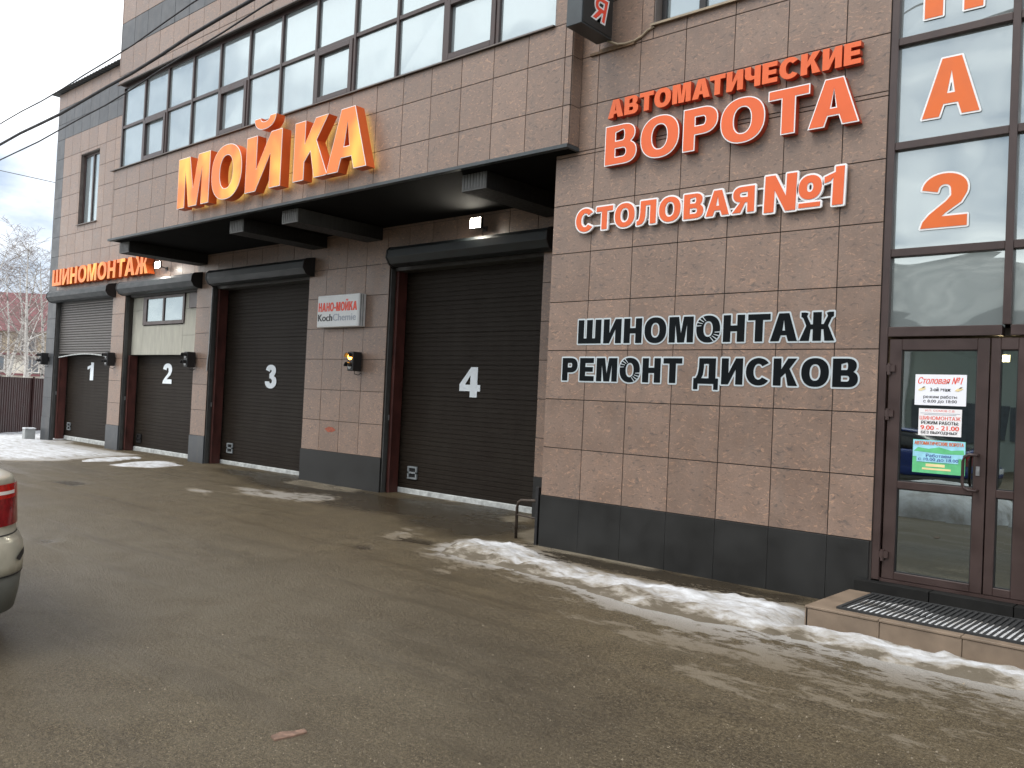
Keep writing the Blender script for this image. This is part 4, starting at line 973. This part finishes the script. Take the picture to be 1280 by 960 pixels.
print_line('РЕЖИМ РАБОТЫ:', 4.40, 4.71, 1.763, .030, .0615, 'black_print', t, bold=3); print_line('9.00 - 21.00', 4.395, 4.715, 1.717, .040, .0615, 'red_print', t, bold=3); print_line('БЕЗ ВЫХОДНЫХ', 4.40, 4.705, 1.672, .030, .0615, 'black_print', t, bold=3)
B(4.39, 4.72, .0612, .0622, 1.846, 1.850).build('small_print', 'grey_print', t); B(4.42, 4.69, .0612, .0622, 1.834, 1.838).build('small_print', 'grey_print', t)
t = notice('gates_notice', 'green and blue notice about automatic gates, lowest on the door', 4.335, 4.775, 1.305, 1.605, 'paper_green')
B(4.337, 4.773, .0605, .0622, 1.45, 1.603).build('picture', 'paper_sky', t); B(4.37, 4.72, .0588, .0603, 1.405, 1.475).build('picture', 'paper_sky', t)
MB().prism_y([(4.345, 1.50), (4.38, 1.535), (4.47, 1.525), (4.56, 1.545), (4.66, 1.52), (4.76, 1.53), (4.768, 1.49), (4.6, 1.485)], .0592, .0602).build('picture', 'paper_green', t)
print_line('АВТОМАТИЧЕСКИЕ ВОРОТА', 4.35, 4.76, 1.575, .032, .0585, 'orange_film', t, bold=3); print_line('Работаем', 4.45, 4.66, 1.465, .028, .0575, 'blue_print', t, bold=2); print_line('с 10.00 до 18.00', 4.385, 4.72, 1.428, .032, .0575, 'blue_print', t, bold=2)
B(4.45, 4.61, .0608, .062, 1.365, 1.39).build('small_print', 'paper_yellow', t); B(4.42, 4.66, .0608, .062, 1.335, 1.352).build('small_print', 'paper_yellow', t)

# ------------------------------------------------------------------ lamps and traffic lights
def floodlight(name, label, x, y, z, mat, power, col):
    t = thing(name, label, 'lamp', (x, YW, z))
    MB().box(x-.13, x+.13, y, y+.05, z-.09, z+.09).build('housing', 'black_plastic', t, bevel=.008)
    B(x-.11, x+.11, y-.006, y-.001, z-.075, z+.075).build('lit_panel', mat, t)
    MB().tube([(x, y+.05, z-.02), (x, YW-.002, z-.06)], .014, 6).box(x-.05, x+.05, YW-.02, YW-.002, z-.1, z-.02).build('bracket', 'rail_metal', t)
    ld = bpy.data.lights.new('lamp_glow', 'AREA'); ld.energy = power; ld.size = .2; ld.color = col
    lo = bpy.data.objects.new('lamp_glow', ld); COL.objects.link(lo); lo.location = (x, y-.02, z); lo.rotation_euler = (R(50), 0, 0); lo.parent = t; lo.matrix_parent_inverse = Matrix.Translation(-WORLD_LOC[t.name])
    return t
floodlight('flood_lamp', 'lit white flood lamp under the bay above door four', -2.98, 1.63, 4.65, 'lamp_on', 4, (1, .93, .8))
floodlight('flood_lamp', 'lit flood lamp at the right end of the ШИНОМОНТАЖ letters', -13.95, 1.62, 4.74, 'lamp_on', 8, (1, .95, .85))
def signal(label, x, z, lit):
    t = thing('traffic_light', label, 'traffic light', (x, YW, z), 'traffic lights beside the garage doors')
    MB().box(x, x+.17, YW-.24, YW-.03, z, z+.36).build('housing', 'black_plastic', t, bevel=.012)
    MB().box(x+.05, x+.12, YW-.03, YW-.002, z+.1, z+.24).build('bracket', 'black_plastic', t)
    for zz, mt in ((z+.265, 'amber_on' if lit else 'lens_grey'), (z+.095, 'lens_grey')):
        MB().tube([(x+.085, YW-.252, zz), (x+.085, YW-.236, zz)], .058, 14).build('lens', mt, t)
        pts = [(x+.085+.07*math.cos(R(a)), zz+.07*math.sin(R(a))) for a in range(-10, 191, 20)]; inn = [(x+.085+.064*math.cos(R(a)), zz+.064*math.sin(R(a))) for a in range(190, -11, -20)]
        MB().prism_y(pts+inn, YW-.33, YW-.242).build('visor', 'black_plastic', t)
    MB().tube([(x+.08, YW-.12, z), (x+.09, YW-.13, z-.05), (x+.12, YW-.06, z-.07), (x+.13, YW-.01, z-.03)], .008, 6).build('cable', 'black_plastic', t)
signal('small traffic light glowing amber on the pillar below the white light box', -6.17, 2.20, True)
signal('dark unlit traffic light on the narrow pillar between doors one and two', -16.72, 2.22, False)
signal('dark unlit traffic light on the narrow pillar between doors two and three', -12.40, 2.22, False)
signal('dark unlit traffic light on the grey corner pillar left of door one', -21.35, 2.22, False)
# lobby lamp
t = thing('lobby_lamp', 'small warm lamp glowing behind the narrow entrance glass', 'lamp', (4.9, .9, 2.35))
MB().tube([(4.79, 1.3, 2.40), (4.79, 1.3, 2.46)], .05, 14).build('bulb', 'lamp_warm', t); MB().tube([(4.79, 1.3, 2.46), (4.79, 1.3, 2.549)], .06, 14).build('base', 'white_metal', t)
# pull rod hanging by door 3, corner guard and bent pipe at the right wall
tag(MB().tube([(-11.62, 1.84, 4.08), (-11.62, 1.835, 3.3), (-11.625, 1.83, 2.55), (-11.635, 1.82, 2.4), (-11.645, 1.82, 2.15)], .014, 6).build('pull_rod', 'lens_grey'), 'thin pale rod hanging beside the left edge of door three', 'rod')
t = thing('pipe_rail', 'bent rusty pipe rail at the foot of the right wall corner', 'railing', (-.3, .1, 0))
MB().tube([(-.53, .17, -.05), (-.53, .17, .40), (-.51, .17, .47), (-.46, .165, .50), (-.12, .15, .53)], .020, 8).build('pipe', 'steel_pipe', t, smooth=True)
MB().tube([(-.53, .17, .31), (-.06, .12, .30)], .013, 6).build('cross_bar', 'steel_pipe', t)
MB().box(-.075, -.035, -.01, .05, -.05, .72).box(-.095, -.075, .0, .03, .55, .70).build('corner_post', 'black_plastic', t, bevel=.004)
t = thing('meter_cabinet', 'small grey box with a snow cap at the far corner pillar', 'box', (-21.85, 1.5, -.15))
B(-21.86, -21.64, 1.45, 1.75, -.25, .22).build('cabinet', 'grey_cabinet', t, bevel=.01)
me = B(-21.88, -21.62, 1.43, 1.77, .222, .27).build('snow_cap', 'snow', t, bevel=.025)
tag(MB().prism_y([(-11.66, 4.30), (-11.56, 4.30), (-11.58, 4.36), (-11.61, 4.43), (-11.64, 4.36)], 1.70, 1.80).build('alarm_beacon', 'black_plastic'), 'tiny black cone on the left end of the third shutter box', 'beacon')
# scrap on the asphalt
mb = MB(); p = [on_ground(*q)[:2] for q in ((338, 922), (351, 917), (366, 916), (381, 913), (384, 917), (369, 921), (352, 925), (343, 927))]
mb.prism_z([tuple(q) for q in p], -.01, .012); tag(mb.build('broken_tile', 'debris_pink', bevel=.003), 'flat broken piece of pinkish tile lying on the asphalt', 'debris')

# ------------------------------------------------------------------ overhead cables
def cable(label, pix, rad, y=-3., n=40, knots=()):
    pts = []
    for x, yy in pix:
        d = ray(x, yy); t = (y-CAM[1])/d[1]; pts.append(CAM+t*d)
    a, b = pts[0], pts[-1]; mid = pts[1]
    X = [p[0] for p in pts]; Z = [p[2] for p in pts]; cf = np.polyfit(X, Z, 2 if len(pts) > 2 else 1)
    if len(cf) == 3: cf[0] = min(max(cf[0], 0.), .006); lin = np.polyfit(X, np.array(Z)-cf[0]*np.array(X)**2, 1); cf = np.array([cf[0], *lin])
    xs = np.linspace(-24, 9, n); zs = np.polyval(cf, xs)
    q = MB().tube([(x, y+.03*math.sin(x*.7), z+.012*math.sin(x*2.1+rad*900)) for x, z in zip(xs, zs)], rad, 6)
    o = q.build('overhead_cable', 'cable_black', smooth=True); tag(o, label, 'cable', 'overhead cables'); return o
cable('thick black bundled cable, heaviest of the overhead wires', [(0, 182), (150, 98), (318, 0)], .024)
cable('thin overhead wire running just above the thick black cable', [(0, 157), (112, 88), (250, 0)], .011)
cable('thin overhead wire running just below the thick black cable', [(0, 203), (42, 178), (152, 118), (347, 0)], .012)
p = [at_depth(-120, 187, 40), at_depth(0, 213, 40), at_depth(68, 228, 40), at_depth(130, 240, 40)]
tag(MB().tube([tuple(q) for q in p], .016, 5).build('overhead_cable', 'cable_black'), 'lone thin wire against the sky behind the building, sloping down to the right', 'cable', 'overhead cables')

# ------------------------------------------------------------------ fence, house, birches
A0 = np.array([-27.63, 2.57]); A1 = np.array([-29.66, 4.77]); dv = (A1-A0)/np.linalg.norm(A1-A0); nv_ = np.array([-dv[1], dv[0]])
t = thing('metal_fence', 'dark maroon corrugated metal fence beyond the snowy yard', 'fence', (-28.5, 3.7, -.24))
def fence_sheet(s0, s1):
    mb = MB(); pr = []; s = s0
    while s < s1-.01:
        for ds_, off in ((0, 0), (.07, 0), (.09, .02), (.13, .02), (.15, 0)):
            q = A0+dv*min(s+ds_, s1)+nv_*off; pr.append(tuple(q))
        s += .15
    back = [(x+nv_[0]*.004, y+nv_[1]*.004) for x, y in pr[::-1]]
    return mb.prism_z(pr+back, -.32, 1.80)
for k in range(9): fence_sheet(-2.4+k*1.15, -2.4+k*1.15+1.15).build('sheet', 'fence_maroon', t)
for k in range(5):
    q = A0+dv*(-2.4+k*2.3)-nv_*.03; B(q[0]-.03, q[0]+.03, q[1]-.03, q[1]+.03, -.4, 1.85).build('post', 'fence_maroon', t)

# house: local frame along u (to the right in view), v (away)
u = np.array([.745, .667]); v = np.array([-.667, .745]); H0 = at_depth(30, 471, 62)[:2]
def hp(a, b): q = H0+u*a+v*b; return (q[0], q[1])
t = thing('distant_house', 'pale house with maroon mansard roof behind the bare birches', 'house', (*hp(0, 4), 0))
def hbox(a0, a1, b0, b1, z0, z1): return MB().prism_z([hp(a0, b0), hp(a1, b0), hp(a1, b1), hp(a0, b1)], z0, z1)
hbox(-11, 12, 0, 9, -.5, 3.5).build('wall', 'house_wall', t); hbox(-11.1, 12.1, -.1, 9.1, 3.5, 5.15).build('attic_wall', 'house_attic', t)
hbox(-11.3, 12.3, -.3, 9.3, 3.42, 3.56).build('belt', 'roof_maroon', t); hbox(-11.2, 12.2, -.2, 9.2, 1.95, 2.1).build('belt', 'roof_maroon', t)
mb = MB(); z0, z1 = 5.1, 8.15
c0 = [hp(-11.7, -.7), hp(12.7, -.7), hp(12.7, 9.7), hp(-11.7, 9.7)]; c1 = [hp(-10.2, 2.2), hp(11.2, 2.2), hp(11.2, 7), hp(-10.2, 7)]
k = len(mb.v); mb.v += [(x, y, z0) for x, y in c0]+[(x, y, z1) for x, y in c1]; mb.f += [(0, 3, 2, 1), (4, 5, 6, 7)]+[(i, (i+1) % 4, 4+(i+1) % 4, 4+i) for i in range(4)]
mb.build('roof', 'roof_maroon', t)
for row, (zb, zt) in enumerate(((.2, 1.5), (2.25, 3.3), (3.75, 4.9))):
    for k in range(9):
        a = -10.2+k*2.5+(.35 if row == 1 else 0)
        o = hbox(a, a+.95, -.16, -.12 if row == 2 else -.04, zb, zt).build('window', 'house_glass', t)
        m2 = MB()
        for q0, q1, w0, w1 in ((a-.08, a, zb-.08, zt+.08), (a+.95, a+1.03, zb-.08, zt+.08), (a, a+.95, zt, zt+.08), (a, a+.95, zb-.08, zb), (a+.44, a+.51, zb, zt)):
            m2.prism_z([hp(q0, -.2), hp(q1, -.2), hp(q1, -.03), hp(q0, -.03)], w0, w1)
        m2.build('frame', 'house_trim', o)

def birch(label, base, h, seed, lean=0.):
    r = random.Random(seed); tr, cr = MB(), MB()
    def limb(p, d, ln, rad, lev):
        n = 6 if lev == 0 else 4; pts = [p]; q = p.copy(); dd = d.copy()
        for i in range(n):
            dd = (dd+Vector((r.gauss(0, .07), r.gauss(0, .07), r.gauss(0, .05)+(-.10 if lev >= 2 else .03)))).normalized(); q = q+dd*ln/n; pts.append(q.copy())
        rr = [max(.006, rad*(1-.85*i/n)) for i in range(n+1)]
        (tr if lev <= 1 else cr).tube(pts, rr, 6 if lev == 0 else (4 if lev == 1 else 3), cap=False)
        if lev >= 3: return
        m = (13, 7, 5)[lev]
        for k in range(m):
            f = (.22 if lev == 0 else .15)+(.80 if lev == 0 else .83)*k/m+r.uniform(-.02, .02); i = min(int(f*n), n-1); w = f*n-i
            pp = pts[i].lerp(pts[i+1], min(max(w, 0), 1)); az = r.uniform(0, 6.283); el = r.uniform(.25, .75)
            side = Vector((math.cos(az), math.sin(az), 0)); nd = (side*math.cos(el)+Vector((0, 0, 1))*math.sin(el)+dd*.35).normalized()
            limb(pp, nd, ln*((.40, .5, .52)[lev])*(1.15-f*.6)*r.uniform(.8, 1.2), rr[i]*.42, lev+1)
    limb(Vector(base), Vector((lean, lean*.6, 1)).normalized(), h, h*.013, 0)
    t = thing('birch_tree', label, 'tree', base, 'bare birches behind the fence')
    tr.build('trunk', 'birch_bark', t, smooth=True); c = cr.build('crown', 'birch_twig', t); return t
for (px, w, hgt, sd_, ln_), lab in zip(((24, 41, 8.6, 1, .02), (52, 44, 8.2, 2, -.05), (4, 45, 8.3, 3, .03), (40, 53, 9.5, 5, 0.), (14, 50, 8.2, 6, -.02), (66, 52, 8.0, 9, .02), (-12, 42, 8.5, 11, 0.)),
    ('bare birch with straight white trunk, middle of the group behind fence', 'bare birch leaning left, close beside the dark corner of the building', 'bare birch at the left edge of the photo behind the fence', 'tall thin bare birch standing in front of the house gable',
     'slender bare birch half hidden behind the left birches', 'bare birch partly covered by the building corner', 'bare birch just outside the left edge beside the fence')):
    b0 = at_depth(px, 480, w); birch(lab, (b0[0], b0[1], -.35), hgt, sd_, ln_)

# ------------------------------------------------------------------ cars
def make_car(name, label, paint, ox, oy, group=None):
    """heading -X, rear bumper at ox, centre line at oy"""
    t = thing(name, label, 'car', (ox-2.2, oy, 0), group)
    NP = 72
    def outline(z, rear, front, hw, nexp=4.2):
        c = (rear+front)/2; hl = (rear-front)/2; out = []
        for k in range(NP):
            a = 2*math.pi*k/NP; ca, sa = math.cos(a), math.sin(a)
            out.append((ox+c+hl*math.copysign(abs(ca)**(2/nexp), ca), oy+hw*math.copysign(abs(sa)**(2/nexp), sa), z))
        return out
    def loft(levels, name_, mat, parent, cap=True, zf=None):
        mb = MB()
        for lv in levels:
            o_ = outline(*lv)
            if zf: o_ = [(x, y, zf(x-ox, z)) for x, y, z in o_]
            mb.v += o_
        for j in range(len(levels)-1):
            for k in range(NP):
                a = j*NP+k; b = j*NP+(k+1) % NP; mb.f.append((a, b, b+NP, a+NP))
        if cap: mb.f.append(tuple(range(NP))[::-1]); mb.f.append(tuple(range((len(levels)-1)*NP, len(levels)*NP)))
        o_ = mb.build(name_, mat, parent); o_.data.polygons.foreach_set('use_smooth', [len(p.vertices) == 4 for p in o_.data.polygons]); return o_
    def hood(x, z):                                      # the front deck lies lower than the boot
        if z < .75: return z
        f = min(1, max(0, (-x-2.9)/.9)); return z-(z-.75)*.55*f-(.05*max(0, (-x-3.6)/.7) if z > .8 else 0)
    bump_l = [(.23, -.04, -4.22, .82), (.25, .01, -4.30, .855), (.37, .040, -4.36, .872)]
    lo_ = loft(bump_l+[(.495, .050, -4.38, .880)], 'lower_bumper', 'bumper_dark', t)
    body = loft([(.495, .054, -4.38, .884), (.56, .056, -4.39, .888), (.66, .045, -4.38, .884), (.715, .015, -4.36, .87), (.745, -.035, -4.33, .855), (.80, -.045, -4.30, .852), (.95, -.055, -4.2, .845), (1.03, -.06, -4.1, .835), (1.075, -.055, -4.05, .825), (1.11, -.03, -4.0, .80), (1.125, -.06, -3.95, .77), (1.13, -.14, -3.9, .70)], 'body', paint, t, zf=hood)
    loft([(1.10, -.42, -3.15, .74, 4.), (1.20, -.58, -2.95, .70, 4.), (1.33, -.86, -2.62, .64, 4.), (1.43, -1.18, -2.28, .56, 3.6)], 'window_glass', 'car_window', t)
    loft([(1.43, -1.16, -2.3, .57, 3.6), (1.465, -1.25, -2.2, .54, 3.4), (1.485, -1.45, -2.0, .42, 3.)], 'roof', paint, t)
    # tail lamps wrap the rear corners
    def patch(k0, k1, zs, grow, mat, nm, parent):
        mb = MB(); ks = np.linspace(k0, k1, 15)
        for z in zs:
            rear = -.045-(z-.8)*.06; hw = .852-(z-.8)*.06; c = (rear-4.25)/2; hl = (rear+4.25)/2
            for a in ks:
                ca, sa = math.cos(a), math.sin(a)
                mb.v.append((ox+c+(hl+grow)*math.copysign(abs(ca)**(2/4.2), ca), oy+(hw+grow)*math.copysign(abs(sa)**(2/4.2), sa), z))
        n = len(ks)
        for j in range(len(zs)-1):
            for k in range(n-1): mb.f.append((j*n+k, j*n+k+1, (j+1)*n+k+1, (j+1)*n+k))
        return mb.build(nm, mat, parent, smooth=True)
    for sg in (1, -1):
        k0, k1 = sg*.08, sg*.80
        tl = patch(k0, k1, (.805, .86, .92, .985), .008, 'tail_dark', 'tail_lamp', t)
        patch(k0, k1, (.985, 1.015, 1.045), .009, 'tail_red', 'stop_lens', tl); patch(k0, k1*.80, (1.012, 1.034), .0115, 'tail_white', 'reverse_lens', tl); patch(k0, k1, (1.045, 1.078), .009, 'tail_red', 'upper_lens', tl)
        hb = MB(); hb.tube([(ox-4.16, oy+sg*.62, .70), (ox-4.27, oy+sg*.62, .69)], .09, 12); hb.build('headlamp', 'tail_white', t)
        # corner vent in the bumper
        vb = MB(); pts = []
        for a, z in ((.52, .60), (.70, .655), (.72, .61), (.60, .575)):
            ca, sa = math.cos(a), math.sin(a); pts.append((ox-2.165+(2.222+.006)*abs(ca)**(2/4.2), oy+sg*(.888+.006)*abs(sa)**(2/4.2), z))
        vb.poly(pts).build('bumper_vent', 'black_plastic', t)
        for wx in (-1.0, -3.4):
            wh = MB().tube([(ox+wx, oy+sg*.79, .31), (ox+wx, oy+sg*.60, .31)], .315, 28).build('wheel', 'tyre_rubber', t, smooth=False)
            MB().tube([(ox+wx, oy+sg*.797, .31), (ox+wx, oy+sg*.78, .31)], .20, 20).build('rim', 'rim_alloy', wh)
    def seam(levels, nm):
        mb = MB(); ring = [outline(*q) for q in levels]
        for k in range(NP): mb.v += [ring[0][k], ring[1][k]]
        for k in range(NP): a_ = 2*k; b_ = 2*((k+1) % NP); mb.f.append((a_, b_, b_+1, a_+1))
        return mb.build(nm, 'black_plastic', t)
    seam([(.742, -.028, -4.30, .8585), (.750, -.034, -4.295, .857)], 'bumper_seam'); seam([(.493, .056, -4.38, .886), (.502, .0565, -4.38, .8865)], 'bumper_seam')
    B(ox-.04, ox+.064, oy-.26, oy+.26, .60, .71).build('number_plate', 'white_paint', t, bevel=.004)
    return t
make_car('parked_car', 'beige car at the left edge showing its red tail lamp', 'car_beige', .75, -6.83)
make_car('parked_car', 'blue car mirrored in the entrance door glass', 'car_blue', 1.9, -14.)

# ------------------------------------------------------------------ across the yard (seen in the glass)
t = thing('opposite_building', 'long low pale building with dark roof mirrored in the entrance glazing', 'building', (-6, -30, 0))
B(-40, 30, -38, -27, 0, 5.4).build('wall', 'kiosk_wall', t)
MB().prism_x([(-39, 5.35), (-26, 5.35), (-26, 5.7), (-30, 8.0), (-35, 8.0), (-39, 5.7)], -41, 31).build('roof', 'kiosk_roof', t)
for k in range(24): B(-39+k*2.9, -38.7+k*2.9, -26.98, -26.8, 0, 5.3).build('pilaster', 'white_metal', t)
for k in range(24): B(-38.4+k*2.9, -36.4+k*2.9, -26.98, -26.9, 1., 2.6).build('window', 'house_glass', t)
def h_heap(x, y):
    d = 1-((x-2.)/1.5)**2-((y+9.6)/1.2)**2; return .62*np.clip(d, -.05, 1)**1+.10*(fbm(x*3, y*3, 4)-.5)*np.clip(d+.3, 0, 1)-.02, np.full(x.shape, .0)
def h_heap2(x, y):
    d = 1-((x-2.)/1.5)**2-((y+9.6)/1.2)**2; return np.where(d > -.05, .62*np.sqrt(np.clip(d, 0, 1))+.10*(fbm(x*3, y*3, 4)-.5)*np.clip(d*3, 0, 1)-.01, -.05), np.full(x.shape, .0)
snow_sheet('snow_heap', 'shovelled snow heap mirrored in the lower door pane', .3, 3.7, -10.9, -8.3, .06, h_heap2)
